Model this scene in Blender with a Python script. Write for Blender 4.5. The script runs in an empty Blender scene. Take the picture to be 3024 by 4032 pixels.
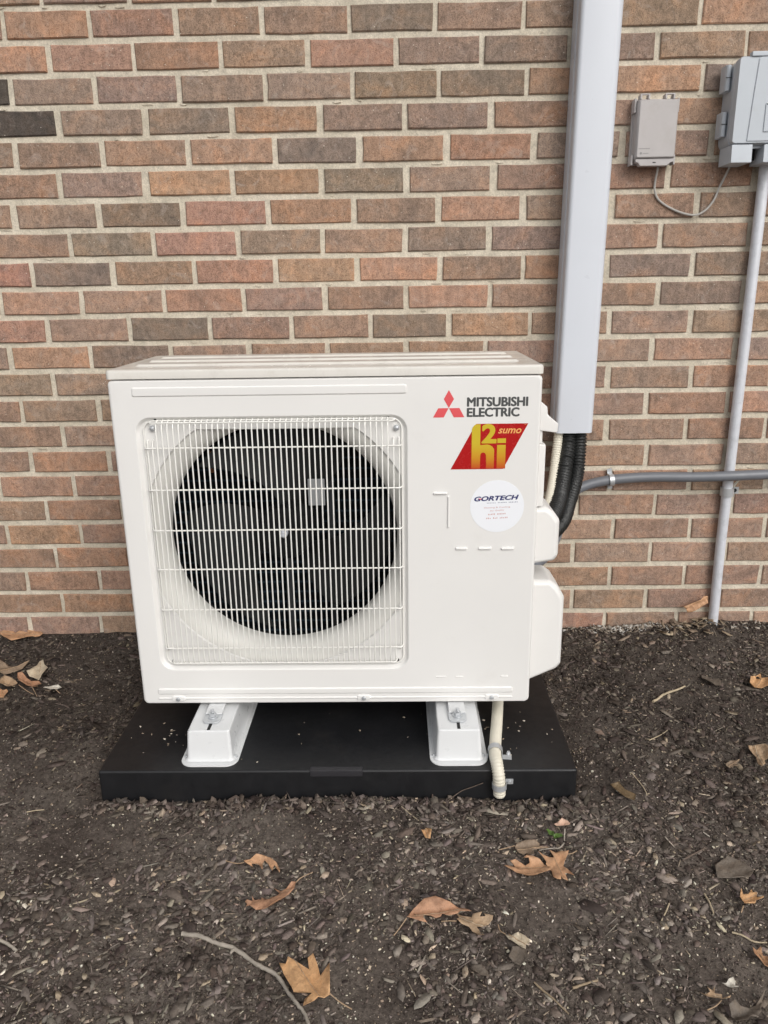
import bpy, bmesh, math, random
import numpy as np
from mathutils import Vector, Matrix
from mathutils.geometry import tessellate_polygon, delaunay_2d_cdt

# ---------------------------------------------------------------- camera, sky, sun, exposure
scene = bpy.context.scene
C = scene.collection
cam_data = bpy.data.cameras.new('camera')
cam = bpy.data.objects.new('camera', cam_data); C.objects.link(cam)
cam_data.sensor_fit = 'VERTICAL'; cam_data.sensor_height = 36.0; cam_data.sensor_width = 27.0
cam_data.lens = 3000.0 / 4032.0 * 36.0
cam_data.clip_start = 0.05; cam_data.clip_end = 500
R_ = Vector((0.99978585, 0.01433366, -0.01492664)); U_ = Vector((0.01026875, 0.28260703, 0.95918081)); F_ = Vector((-0.01796695, 0.95912867, -0.28239932))
cam.matrix_world = Matrix(((R_.x, U_.x, -F_.x, 0.0), (R_.y, U_.y, -F_.y, -1.96241701), (R_.z, U_.z, -F_.z, 0.87000716), (0, 0, 0, 1)))
scene.camera = cam
scene.view_settings.view_transform = 'Standard'; scene.view_settings.look = 'None'
scene.view_settings.gamma = 1.0; scene.view_settings.exposure = 0.22
SUN_DIR = Vector((0.42, -0.78, 0.66)).normalized()      # towards the light
world = bpy.data.worlds.new('World'); scene.world = world; world.use_nodes = True
wn = world.node_tree.nodes; wl = world.node_tree.links
sky = wn.new('ShaderNodeTexSky'); sky.sky_type = 'NISHITA'; sky.sun_disc = False
sky.sun_elevation = math.asin(SUN_DIR.z); sky.sun_rotation = math.atan2(SUN_DIR.x, SUN_DIR.y)
sky.air_density = 1.0; sky.dust_density = 3.0
hs = wn.new('ShaderNodeHueSaturation'); hs.inputs['Saturation'].default_value = 0.22
wl.new(sky.outputs[0], hs.inputs['Color']); wl.new(hs.outputs[0], wn['Background'].inputs['Color'])
wn['Background'].inputs['Strength'].default_value = 0.13
sun_d = bpy.data.lights.new('sun', 'SUN'); sun_d.energy = 1.0; sun_d.angle = math.radians(38); sun_d.color = (1.0, 0.96, 0.90)
sun = bpy.data.objects.new('sun', sun_d); C.objects.link(sun)
sun.rotation_euler = SUN_DIR.to_track_quat('Z', 'Y').to_euler()

rnd = random.Random(7); rng = np.random.default_rng(11)

# ---------------------------------------------------------------- materials
def new_mat(name):
    m = bpy.data.materials.new(name); m.use_nodes = True
    return m, m.node_tree.nodes, m.node_tree.links, m.node_tree.nodes['Principled BSDF']
def nz(n, l, scale, detail=4, rough=0.6, vec=None, dist=0.0):
    t = n.new('ShaderNodeTexNoise'); t.inputs['Scale'].default_value = scale; t.inputs['Detail'].default_value = detail
    t.inputs['Roughness'].default_value = rough; t.inputs['Distortion'].default_value = dist
    if vec is not None: l.new(vec, t.inputs['Vector'])
    return t
def ramp(n, l, src, stops):
    r = n.new('ShaderNodeValToRGB'); e = r.color_ramp.elements
    while len(e) < len(stops): e.new(0.5)
    for i, (p, c) in enumerate(stops):
        e[i].position = p; e[i].color = (c, c, c, 1) if not isinstance(c, tuple) else (c[0], c[1], c[2], 1)
    l.new(src, r.inputs['Fac']); return r
def mixc(n, l, kind, fac, a, b):
    m = n.new('ShaderNodeMix'); m.data_type = 'RGBA'; m.blend_type = kind
    for s, v in (('Factor', fac), ('A', a), ('B', b)):
        inp = [i for i in m.inputs if i.name == s and (i.type == 'VALUE' if s == 'Factor' else i.type == 'RGBA')][0]
        if isinstance(v, (int, float)): inp.default_value = v
        elif isinstance(v, tuple): inp.default_value = (v[0], v[1], v[2], 1)
        else: l.new(v, inp)
    return [o for o in m.outputs if o.type == 'RGBA'][0]
def bump(n, l, height, b, strength=0.3, dist=0.002, prev=None):
    k = n.new('ShaderNodeBump'); k.inputs['Strength'].default_value = strength; k.inputs['Distance'].default_value = dist
    l.new(height, k.inputs['Height'])
    if prev is not None: l.new(prev, k.inputs['Normal'])
    if b is not None: l.new(k.outputs[0], b.inputs['Normal'])
    return k.outputs[0]
def objco(n): return n.new('ShaderNodeTexCoord').outputs['Object']
def geopos(n): return n.new('ShaderNodeNewGeometry').outputs['Position']

def plain(name, col, rough=0.5, metal=0.0, var=0.06, scale=30.0, bstr=0.05, bscale=400.0, bd=0.0005, spec=0.5, dirt=None):
    m, n, l, b = new_mat(name); P = geopos(n)
    t = nz(n, l, scale, 5, 0.6, P)
    r = ramp(n, l, t.outputs['Fac'], [(0.3, 1.0 - var), (0.7, 1.0)])
    c = mixc(n, l, 'MULTIPLY', 1.0, col, r.outputs[0])
    if dirt:
        d = nz(n, l, dirt[1], 6, 0.7, P); dr = ramp(n, l, d.outputs['Fac'], [(dirt[2], 0.0), (dirt[3], dirt[4])])
        c = mixc(n, l, 'MIX', dr.outputs[0], c, dirt[0])
    l.new(c, b.inputs['Base Color']); b.inputs['Roughness'].default_value = rough; b.inputs['Metallic'].default_value = metal
    b.inputs['Specular IOR Level'].default_value = spec
    rr = ramp(n, l, nz(n, l, scale * 3, 3, 0.6, P).outputs['Fac'], [(0.3, max(0.05, rough - 0.06)), (0.7, min(1, rough + 0.06))])
    l.new(rr.outputs[0], b.inputs['Roughness'])
    if bstr: bump(n, l, nz(n, l, bscale, 3, 0.5, P).outputs['Fac'], b, bstr, bd)
    return m

MAT = {}
MAT['ivory'] = plain('ivory_paint', (0.785, 0.775, 0.755), 0.38, var=0.03, scale=6, bstr=0.08, bscale=900, bd=0.0003, dirt=((0.42, 0.37, 0.30), 5.0, 0.62, 0.8, 0.12))
MAT['lid'] = plain('ivory_lid_paint_shaded', (0.74, 0.715, 0.665), 0.22, var=0.05, scale=9, bstr=0.08, bscale=900, bd=0.0003, dirt=((0.30, 0.25, 0.19), 14.0, 0.5, 0.75, 0.28))  # darker dirt puts the lid top's brick reflection and shade into its colour
MAT['wire'] = plain('ivory_coated_wire', (0.82, 0.81, 0.77), 0.34, var=0.03, bstr=0)
MAT['bell'] = plain('cream_plastic', (0.74, 0.73, 0.69), 0.45, var=0.04, scale=12, bstr=0.03)
MAT['black_in'] = plain('black_fan_plastic', (0.024, 0.025, 0.026), 0.6, var=0.25, scale=20, bstr=0.1, bscale=600, spec=0.2)
MAT['hub'] = plain('black_hub_plastic', (0.006, 0.006, 0.007), 0.6, bstr=0, spec=0.2)
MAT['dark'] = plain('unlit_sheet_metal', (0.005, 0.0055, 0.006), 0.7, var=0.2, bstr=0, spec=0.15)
MAT['post'] = plain('galvanised_bracket', (0.16, 0.17, 0.18), 0.4, 0.7, var=0.2, bstr=0)
MAT['copper'] = plain('copper_tube', (0.60, 0.27, 0.15), 0.35, 1.0, var=0.2, bstr=0)
MAT['zinc'] = plain('zinc_plate', (0.60, 0.62, 0.64), 0.34, 0.45, var=0.15, scale=80, bstr=0.1, bscale=700)
MAT['emt'] = plain('galvanised_conduit', (0.70, 0.72, 0.77), 0.40, 0.10, var=0.12, scale=40, bstr=0.06, bscale=500, dirt=((0.40, 0.41, 0.43), 30.0, 0.5, 0.7, 0.5))
MAT['cover'] = plain('white_line_cover', (0.625, 0.655, 0.71), 0.33, var=0.03, scale=8, bstr=0.05, bscale=300, dirt=((0.40, 0.40, 0.40), 9.0, 0.6, 0.8, 0.12))
MAT['pad'] = plain('black_plastic_pad', (0.0085, 0.0088, 0.0105), 0.50, var=0.3, scale=18, bstr=0.35, bscale=1200, bd=0.0004, dirt=((0.075, 0.065, 0.055), 7.0, 0.55, 0.85, 0.18))
MAT['stand'] = plain('white_powder_coat', (0.70, 0.71, 0.715), 0.32, var=0.04, scale=15, bstr=0.06, bscale=700)
MAT['hose'] = plain('cream_hose', (0.72, 0.68, 0.57), 0.45, var=0.06, scale=30, bstr=0.05)
MAT['foam'] = plain('black_insulation', (0.016, 0.017, 0.017), 0.38, var=0.3, scale=60, bstr=0.5, bscale=260, bd=0.003)
MAT['flex'] = plain('grey_flexible_conduit', (0.17, 0.18, 0.20), 0.36, var=0.08, scale=40, bstr=0.06)
MAT['grey_box'] = plain('taupe_plastic', (0.46, 0.435, 0.43), 0.5, var=0.05, scale=20, bstr=0.15, bscale=900, dirt=((0.30, 0.26, 0.22), 25.0, 0.5, 0.8, 0.25))
MAT['big_box'] = plain('pale_grey_plastic', (0.50, 0.54, 0.585), 0.48, var=0.04, scale=12, bstr=0.12, bscale=900, dirt=((0.38, 0.38, 0.37), 20.0, 0.55, 0.8, 0.25))
MAT['cable'] = plain('grey_cable', (0.42, 0.40, 0.37), 0.5, var=0.1, bstr=0)
MAT['black'] = plain('black_gap', (0.012, 0.012, 0.012), 0.7, bstr=0)
MAT['ink'] = plain('dark_grey_print', (0.065, 0.068, 0.068), 0.5, var=0.01, bstr=0)
MAT['logo_red'] = plain('red_print', (0.72, 0.09, 0.10), 0.45, var=0.01, bstr=0)
MAT['decal_red'] = plain('glossy_red_decal', (0.42, 0.009, 0.010), 0.25, var=0.01, bstr=0)
MAT['sumo'] = plain('pale_orange_print', (0.85, 0.42, 0.13), 0.4, bstr=0)
MAT['sticker'] = plain('white_vinyl', (0.84, 0.86, 0.90), 0.4, var=0.0, bstr=0)
MAT['navy'] = plain('navy_print', (0.04, 0.045, 0.16), 0.4, bstr=0)
MAT['faint_red'] = plain('faint_red_print', (0.62, 0.32, 0.30), 0.5, bstr=0)
MAT['faint_grey'] = plain('faint_grey_print', (0.27, 0.265, 0.26), 0.5, bstr=0)
MAT['green'] = plain('green_leaf', (0.10, 0.19, 0.035), 0.45, var=0.3, scale=200, bstr=0.2)

def gold_mat():
    m, n, l, b = new_mat('gold_to_red_print')
    sx = n.new('ShaderNodeSeparateXYZ'); l.new(geopos(n), sx.inputs[0])
    mr = n.new('ShaderNodeMapRange'); mr.inputs['From Min'].default_value = 0.524; mr.inputs['From Max'].default_value = 0.575
    l.new(sx.outputs['Z'], mr.inputs['Value'])
    r = ramp(n, l, mr.outputs[0], [(0.0, (0.52, 0.07, 0.015)), (0.45, (0.60, 0.28, 0.02)), (1.0, (0.60, 0.45, 0.03))])
    l.new(r.outputs[0], b.inputs['Base Color']); b.inputs['Roughness'].default_value = 0.28; return m
MAT['gold'] = gold_mat()

def fin_mat():
    m, n, l, b = new_mat('coil_fins')
    w = n.new('ShaderNodeTexWave'); w.wave_type = 'BANDS'; w.bands_direction = 'Z'; w.inputs['Scale'].default_value = 12.0; w.inputs['Distortion'].default_value = 0.4
    l.new(geopos(n), w.inputs['Vector'])
    r = ramp(n, l, w.outputs['Fac'], [(0.0, (0.003, 0.005, 0.008)), (0.82, (0.006, 0.010, 0.015)), (1.0, (0.03, 0.05, 0.07))])
    l.new(r.outputs[0], b.inputs['Base Color']); b.inputs['Roughness'].default_value = 0.6; b.inputs['Specular IOR Level'].default_value = 0.15
    return m
MAT['fins'] = fin_mat()

def brick_mat(name, use_attr):
    m, n, l, b = new_mat(name); P = geopos(n)
    oi = n.new('ShaderNodeObjectInfo')
    if use_attr:
        a = n.new('ShaderNodeAttribute'); a.attribute_name = 'tone'; base = a.outputs['Color']
    else: base = oi.outputs['Color']
    # vertical drag marks of the wire cut face
    mp = n.new('ShaderNodeMapping'); mp.inputs['Scale'].default_value = (1.0, 1.0, 0.12); l.new(P, mp.inputs['Vector'])
    drag = nz(n, l, 120, 3, 0.6, mp.outputs[0])
    big = nz(n, l, 14, 5, 0.65, P, 0.6); med = nz(n, l, 60, 5, 0.7, P, 0.8); fine = nz(n, l, 420, 3, 0.7, P)
    c = mixc(n, l, 'MULTIPLY', 1.0, base, ramp(n, l, big.outputs['Fac'], [(0.28, (0.70, 0.74, 0.78)), (0.5, (1.0, 1.0, 1.0)), (0.72, (1.26, 1.10, 0.97))]).outputs[0])
    c = mixc(n, l, 'MULTIPLY', 0.8, c, ramp(n, l, med.outputs['Fac'], [(0.28, 0.58), (0.62, 1.18)]).outputs[0])
    c = mixc(n, l, 'MULTIPLY', 0.5, c, ramp(n, l, drag.outputs['Fac'], [(0.3, 0.78), (0.65, 1.14)]).outputs[0])
    c = mixc(n, l, 'MULTIPLY', 0.75, c, ramp(n, l, fine.outputs['Fac'], [(0.34, 0.42), (0.52, 1.12)]).outputs[0])
    # pale lime bloom in wandering patches
    ef = nz(n, l, 22, 7, 0.72, P, 1.4); er = ramp(n, l, ef.outputs['Fac'], [(0.55, 0.0), (0.72, 0.50)])
    c = mixc(n, l, 'MIX', er.outputs[0], c, (0.46, 0.40, 0.35))
    # bright grains and dark pits
    v = n.new('ShaderNodeTexVoronoi'); v.inputs['Scale'].default_value = 170; l.new(P, v.inputs['Vector'])
    sp = n.new('ShaderNodeSeparateColor'); l.new(v.outputs['Color'], sp.inputs[0])
    g1 = ramp(n, l, v.outputs['Distance'], [(0.10, 1.0), (0.20, 0.0)]); g2 = ramp(n, l, sp.outputs[0], [(0.955, 0.0), (0.960, 1.0)])
    mm = n.new('ShaderNodeMath'); mm.operation = 'MULTIPLY'; l.new(g1.outputs[0], mm.inputs[0]); l.new(g2.outputs[0], mm.inputs[1])
    c = mixc(n, l, 'MIX', mm.outputs[0], c, (0.78, 0.72, 0.62))
    g3 = ramp(n, l, sp.outputs[1], [(0.91, 0.0), (0.92, 0.8)]); m2 = n.new('ShaderNodeMath'); m2.operation = 'MULTIPLY'
    l.new(g1.outputs[0], m2.inputs[0]); l.new(g3.outputs[0], m2.inputs[1])
    c = mixc(n, l, 'MIX', m2.outputs[0], c, (0.06, 0.045, 0.035))
    # hairline creases
    v2 = n.new('ShaderNodeTexVoronoi'); v2.feature = 'DISTANCE_TO_EDGE'; v2.inputs['Scale'].default_value = 13
    wv = n.new('ShaderNodeVectorMath'); wv.operation = 'ADD'; sc = n.new('ShaderNodeVectorMath'); sc.operation = 'SCALE'; sc.inputs['Scale'].default_value = 0.06
    l.new(nz(n, l, 9, 4, 0.6, P).outputs['Color'], sc.inputs[0]); l.new(P, wv.inputs[0]); l.new(sc.outputs[0], wv.inputs[1]); l.new(wv.outputs[0], v2.inputs['Vector'])
    cr = ramp(n, l, v2.outputs['Distance'], [(0.0, 1.0), (0.018, 0.0)]); crm = ramp(n, l, nz(n, l, 7, 3, 0.5, P).outputs['Fac'], [(0.58, 0.0), (0.68, 0.8)])
    m3 = n.new('ShaderNodeMath'); m3.operation = 'MULTIPLY'; l.new(cr.outputs[0], m3.inputs[0]); l.new(crm.outputs[0], m3.inputs[1])
    m4 = n.new('ShaderNodeMath'); m4.operation = 'MULTIPLY'; m4.inputs[1].default_value = 0.4; l.new(m3.outputs[0], m4.inputs[0])
    c = mixc(n, l, 'MIX', m4.outputs[0], c, (0.10, 0.075, 0.06))
    l.new(c, b.inputs['Base Color']); b.inputs['Roughness'].default_value = 0.92; b.inputs['Specular IOR Level'].default_value = 0.2
    k = bump(n, l, med.outputs['Fac'], None, 0.6, 0.004); k = bump(n, l, fine.outputs['Fac'], None, 0.5, 0.0012, k)
    inv = n.new('ShaderNodeMath'); inv.operation = 'SUBTRACT'; inv.inputs[0].default_value = 1.0; l.new(m3.outputs[0], inv.inputs[1])
    k = bump(n, l, drag.outputs['Fac'], None, 0.35, 0.0012, k); bump(n, l, inv.outputs[0], b, 0.6, 0.0015, k)
    return m
MAT['brick'] = brick_mat('fired_clay', False); MAT['brick_far'] = brick_mat('fired_clay_far', True)

def mortar_mat():
    m, n, l, b = new_mat('mortar'); P = geopos(n)
    a = nz(n, l, 9, 5, 0.65, P); f = nz(n, l, 300, 4, 0.7, P); g = nz(n, l, 45, 5, 0.7, P)
    c = mixc(n, l, 'MULTIPLY', 1.0, (0.66, 0.605, 0.505), ramp(n, l, a.outputs['Fac'], [(0.3, (0.82, 0.80, 0.76)), (0.7, (1.08, 1.07, 1.06))]).outputs[0])
    c = mixc(n, l, 'MULTIPLY', 0.8, c, ramp(n, l, f.outputs['Fac'], [(0.3, 0.72), (0.6, 1.08)]).outputs[0])
    c = mixc(n, l, 'MULTIPLY', 0.7, c, ramp(n, l, g.outputs['Fac'], [(0.28, 0.68), (0.55, 1.05)]).outputs[0])
    l.new(c, b.inputs['Base Color']); b.inputs['Roughness'].default_value = 0.95; b.inputs['Specular IOR Level'].default_value = 0.15
    k = bump(n, l, g.outputs['Fac'], None, 0.7, 0.006); bump(n, l, f.outputs['Fac'], b, 0.6, 0.0015, k)
    return m
MAT['mortar'] = mortar_mat()

def soil_mat():
    m, n, l, b = new_mat('dark_soil'); P = geopos(n)
    a = nz(n, l, 3.2, 5, 0.6, P); f = nz(n, l, 110, 6, 0.75, P); h = nz(n, l, 420, 4, 0.7, P); ff = nz(n, l, 30, 5, 0.7, P)
    c = mixc(n, l, 'MIX', ramp(n, l, a.outputs['Fac'], [(0.38, 0.0), (0.62, 1.0)]).outputs[0], (0.100, 0.080, 0.068), (0.180, 0.151, 0.128))
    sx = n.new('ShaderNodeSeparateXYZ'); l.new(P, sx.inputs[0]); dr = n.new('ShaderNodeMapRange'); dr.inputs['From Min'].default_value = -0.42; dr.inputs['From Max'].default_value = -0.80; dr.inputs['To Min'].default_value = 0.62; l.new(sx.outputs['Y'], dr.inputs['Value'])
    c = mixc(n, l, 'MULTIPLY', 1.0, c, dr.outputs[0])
    c = mixc(n, l, 'MULTIPLY', 0.9, c, ramp(n, l, f.outputs['Fac'], [(0.3, 0.35), (0.62, 1.30)]).outputs[0])
    c = mixc(n, l, 'MULTIPLY', 0.6, c, ramp(n, l, ff.outputs['Fac'], [(0.3, 0.6), (0.65, 1.2)]).outputs[0])
    c = mixc(n, l, 'MIX', ramp(n, l, h.outputs['Fac'], [(0.70, 0.0), (0.76, 0.7)]).outputs[0], c, (0.26, 0.21, 0.16))
    l.new(c, b.inputs['Base Color']); b.inputs['Roughness'].default_value = 0.96; b.inputs['Specular IOR Level'].default_value = 0.15
    k = bump(n, l, f.outputs['Fac'], None, 0.9, 0.006); bump(n, l, h.outputs['Fac'], b, 0.8, 0.002, k)
    return m
MAT['soil'] = soil_mat()

def attr_mat(name, rough=0.85, gscale=160, spec=0.25):
    m, n, l, b = new_mat(name); P = geopos(n)
    a = n.new('ShaderNodeAttribute'); a.attribute_name = 'tone'
    g = nz(n, l, gscale, 4, 0.7, P)
    c = mixc(n, l, 'MULTIPLY', 0.8, a.outputs['Color'], ramp(n, l, g.outputs['Fac'], [(0.3, 0.6), (0.65, 1.2)]).outputs[0])
    l.new(c, b.inputs['Base Color']); b.inputs['Roughness'].default_value = rough; b.inputs['Specular IOR Level'].default_value = spec
    bump(n, l, g.outputs['Fac'], b, 0.5, 0.0015); return m
MAT['chips'] = attr_mat('bark_chips'); MAT['gravel'] = attr_mat('pale_grit')

LEAFCOL = dict(orange=(0.52, 0.305, 0.175), rust=(0.43, 0.240, 0.145), dull=(0.25, 0.185, 0.130), pink=(0.60, 0.40, 0.30), tan=(0.40, 0.285, 0.185),
               cream=(0.56, 0.48, 0.36), grey=(0.150, 0.124, 0.100), amber=(0.58, 0.345, 0.175), white=(0.66, 0.62, 0.54), bark=(0.16, 0.11, 0.06))
def leaf_mat(key):
    m, n, l, b = new_mat('dry_leaf_' + key); P = geopos(n); col = LEAFCOL[key]
    a = nz(n, l, 40, 5, 0.6, P, 0.5); f = nz(n, l, 260, 4, 0.7, P)
    c = mixc(n, l, 'MULTIPLY', 1.0, col, ramp(n, l, a.outputs['Fac'], [(0.28, (0.62, 0.58, 0.55)), (0.5, (1.0, 1.0, 1.0)), (0.72, (1.15, 1.08, 1.0))]).outputs[0])
    c = mixc(n, l, 'MULTIPLY', 0.6, c, ramp(n, l, f.outputs['Fac'], [(0.3, 0.7), (0.6, 1.08)]).outputs[0])
    l.new(c, b.inputs['Base Color']); b.inputs['Roughness'].default_value = 0.6; b.inputs['Specular IOR Level'].default_value = 0.35
    w = n.new('ShaderNodeTexVoronoi'); w.feature = 'DISTANCE_TO_EDGE'; w.inputs['Scale'].default_value = 110; l.new(P, w.inputs['Vector'])
    k = bump(n, l, ramp(n, l, w.outputs['Distance'], [(0.0, 1.0), (0.12, 0.0)]).outputs[0], None, 0.35, 0.0008); bump(n, l, a.outputs['Fac'], b, 0.5, 0.004, k)
    return m
for k_ in LEAFCOL: MAT['leaf_' + k_] = leaf_mat(k_)
MAT['w_greywood'] = plain('weathered_stick', (0.42, 0.37, 0.31), 0.8, var=0.4, scale=70, bstr=0.6, bscale=300, bd=0.001)
MAT['w_pale'] = plain('pale_straw', (0.50, 0.41, 0.28), 0.7, var=0.3, scale=90, bstr=0.3)
MAT['w_tan'] = plain('tan_twig', (0.34, 0.26, 0.17), 0.75, var=0.3, scale=90, bstr=0.3)
MAT['w_brown'] = plain('dark_twig', (0.15, 0.11, 0.085), 0.8, var=0.3, scale=90, bstr=0.3)

# ---------------------------------------------------------------- mesh helpers
class MB:
    def __init__(s): s.v = []; s.f = []
    def add(s, v, f):
        o = len(s.v); s.v += [tuple(map(float, a)) for a in v]; s.f += [tuple(i + o for i in q) for q in f]; return s
    def box(s, x0, x1, y0, y1, z0, z1):
        return s.add([(x0, y0, z0), (x1, y0, z0), (x1, y1, z0), (x0, y1, z0), (x0, y0, z1), (x1, y0, z1), (x1, y1, z1), (x0, y1, z1)],
                     [(0, 3, 2, 1), (4, 5, 6, 7), (0, 1, 5, 4), (1, 2, 6, 5), (2, 3, 7, 6), (3, 0, 4, 7)])
    def loops(s, L, cap0=True, cap1=True):
        n = len(L[0]); v = [p for l in L for p in l]; f = []
        for k in range(len(L) - 1):
            for i in range(n):
                j = (i + 1) % n; f.append((k * n + i, k * n + j, (k + 1) * n + j, (k + 1) * n + i))
        if cap0: f.append(tuple(range(n))[::-1])
        if cap1: f.append(tuple(range((len(L) - 1) * n, len(L) * n)))
        return s.add(v, f)
    def tube(s, path, r, n=10, caps=True):
        P = [Vector(p) for p in path]; rs = r if isinstance(r, (list, tuple)) else [r] * len(P); L = []
        up = Vector((0.123, 0.31, 0.94)).normalized(); prev = None
        for i, p in enumerate(P):
            t = (P[min(i + 1, len(P) - 1)] - P[max(i - 1, 0)])
            if t.length < 1e-9: t = Vector((0, 0, 1))
            t.normalize()
            a = (prev if prev is not None else up.cross(t)); a = a - t * a.dot(t)
            if a.length < 1e-5: a = t.orthogonal()
            a.normalize(); prev = a; bb = t.cross(a)
            L.append([p + (a * math.cos(2 * math.pi * k / n) + bb * math.sin(2 * math.pi * k / n)) * rs[i] for k in range(n)])
        return s.loops(L, caps, caps)
    def poly_y(s, pts, y0, y1):           # an outline in x,z pushed from y0 back to y1
        n = len(pts); area = sum(pts[i][0] * pts[(i + 1) % n][1] - pts[(i + 1) % n][0] * pts[i][1] for i in range(n))
        if area < 0: pts = pts[::-1]
        return s.loops([[(x, y1, z) for x, z in pts], [(x, y0, z) for x, z in pts]][::1], True, True)
    def disc_y(s, x, z, r, y0, y1, n=24):
        return s.poly_y([(x + r * math.cos(2 * math.pi * i / n), z + r * math.sin(2 * math.pi * i / n)) for i in range(n)], y0, y1)

def link_mesh(name, me, m, parent=None):
    o = bpy.data.objects.new(name, me); C.objects.link(o)
    if m is not None and not me.materials: me.materials.append(m)
    if parent is not None: o.parent = parent
    return o
def world_off(o):
    v = Vector((0, 0, 0))
    while o is not None: v += o.location; o = o.parent
    return v
def obj(name, mb, m, parent=None, bevel=0.0, seg=2, smooth=True, angle=35, limit=30, base=None, wn=False):
    v = np.array(mb.v)
    if parent is not None: off = np.array(world_off(parent))
    else:
        off = np.array(base) if base is not None else np.array(((v[:, 0].min() + v[:, 0].max()) / 2, (v[:, 1].min() + v[:, 1].max()) / 2, v[:, 2].min()))
    me = bpy.data.meshes.new(name); me.from_pydata([tuple(a) for a in (v - off)], [], mb.f); 
    bm = bmesh.new(); bm.from_mesh(me)
    if bevel:
        es = [e for e in bm.edges if len(e.link_faces) == 2 and e.calc_face_angle(0) > math.radians(limit)]
        bmesh.ops.bevel(bm, geom=es, offset=bevel, segments=seg, profile=0.5, affect='EDGES', clamp_overlap=True)
    bmesh.ops.recalc_face_normals(bm, faces=bm.faces[:])
    bm.to_mesh(me); bm.free()
    if bevel or wn: use_wn = True
    else: use_wn = False
    if smooth:
        me.polygons.foreach_set('use_smooth', [True] * len(me.polygons)); me.set_sharp_from_angle(angle=math.radians(angle))
    me.update()
    o = link_mesh(name, me, m, parent)
    if use_wn:
        w = o.modifiers.new('weighted_normal', 'WEIGHTED_NORMAL'); w.keep_sharp = True
    if parent is None: o.location = off
    return o
def tag(o, label=None, cat=None, group=None, kind=None):
    if label: o['label'] = label
    if cat: o['category'] = cat
    if group: o['group'] = group
    if kind: o['kind'] = kind
    return o
def thing(name, label, cat, loc, group=None):
    o = bpy.data.objects.new(name, None); C.objects.link(o); o.location = loc; o.empty_display_size = 0.05
    return tag(o, label, cat, group)
def copy_tree(o, parent=None):
    c = o.copy(); C.objects.link(c); c.parent = parent
    for ch in list(o.children): copy_tree(ch, c)
    return c
def rrect(x0, x1, z0, z1, r, n=5):
    pts = []
    for cx, cz, a0 in ((x1 - r, z1 - r, 0), (x0 + r, z1 - r, 90), (x0 + r, z0 + r, 180), (x1 - r, z0 + r, 270)):
        for i in range(n + 1):
            a = math.radians(a0 + 90 * i / n); pts.append((cx + r * math.cos(a), cz + r * math.sin(a)))
    return pts
def catmull(pts, per=8):
    P = [Vector(p) for p in pts]; out = []
    for i in range(len(P) - 1):
        p0 = P[max(i - 1, 0)]; p1 = P[i]; p2 = P[i + 1]; p3 = P[min(i + 2, len(P) - 1)]
        for k in range(per):
            t = k / per
            out.append(0.5 * ((2 * p1) + (p2 - p0) * t + (2 * p0 - 5 * p1 + 4 * p2 - p3) * t * t + (3 * p1 - p0 - 3 * p2 + p3) * t ** 3))
    out.append(P[-1]); return out
def resample(P, step):
    d = [0.0]
    for a, b in zip(P, P[1:]): d.append(d[-1] + (b - a).length)
    n = max(2, int(d[-1] / step)); out = []; j = 0
    for i in range(n + 1):
        t = d[-1] * i / n
        while j < len(d) - 2 and d[j + 1] < t: j += 1
        k = (t - d[j]) / max(1e-9, d[j + 1] - d[j]); out.append(P[j].lerp(P[j + 1], min(1, max(0, k))))
    return out
def ribbed(path, r, pitch, depth, n=12, dirty=0.0):
    P = resample(catmull(path, 10), pitch / 4); rs = []
    for i in range(len(P)):
        k = i % 4; rs.append(r * (1 + (depth if k in (1, 2) else -depth)) * (1 + dirty * rnd.uniform(-1, 1)))
    return P, rs
def text_part(name, s, x0, x1, z0, z1, y, m, parent, bold=0.0, shear=0.0, slope=0.0, heavy=0.0):
    cu = bpy.data.curves.new(name, 'FONT'); cu.body = s; cu.offset = bold; cu.shear = shear; cu.resolution_u = 4
    o = bpy.data.objects.new(name, cu); C.objects.link(o)
    dg = bpy.context.evaluated_depsgraph_get(); me = bpy.data.meshes.new_from_object(o.evaluated_get(dg))
    bpy.data.objects.remove(o); bpy.data.curves.remove(cu)
    v = np.zeros(len(me.vertices) * 3); me.vertices.foreach_get('co', v); v = v.reshape(-1, 3)
    lo = v.min(0); hi = v.max(0); off = np.array(world_off(parent)); w = np.zeros_like(v)
    u = (v[:, 0] - lo[0]) / (hi[0] - lo[0]); t = (v[:, 1] - lo[1]) / (hi[1] - lo[1])
    w[:, 0] = x0 + u * (x1 - x0); w[:, 2] = z0 + t * (z1 - z0) + u * slope; w[:, 1] = y
    w -= off; F0 = [tuple(p.vertices) for p in me.polygons]; bpy.data.meshes.remove(me)
    V = []; F = []
    for k, (dx, dz) in enumerate([(0.0, 0.0)] + [(heavy * math.cos(i_ * math.pi / 4), heavy * .7 * math.sin(i_ * math.pi / 4)) for i_ in range(8)] if heavy else [(0.0, 0.0)]):
        o_ = len(V); V += [(a[0] + dx, a[1] + k * 2e-5, a[2] + dz) for a in w]; F += [tuple(i + o_ for i in f) for f in F0]
    me = bpy.data.meshes.new(name); me.from_pydata(V, [], F); me.update()
    return link_mesh(name, me, m, parent)

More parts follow.
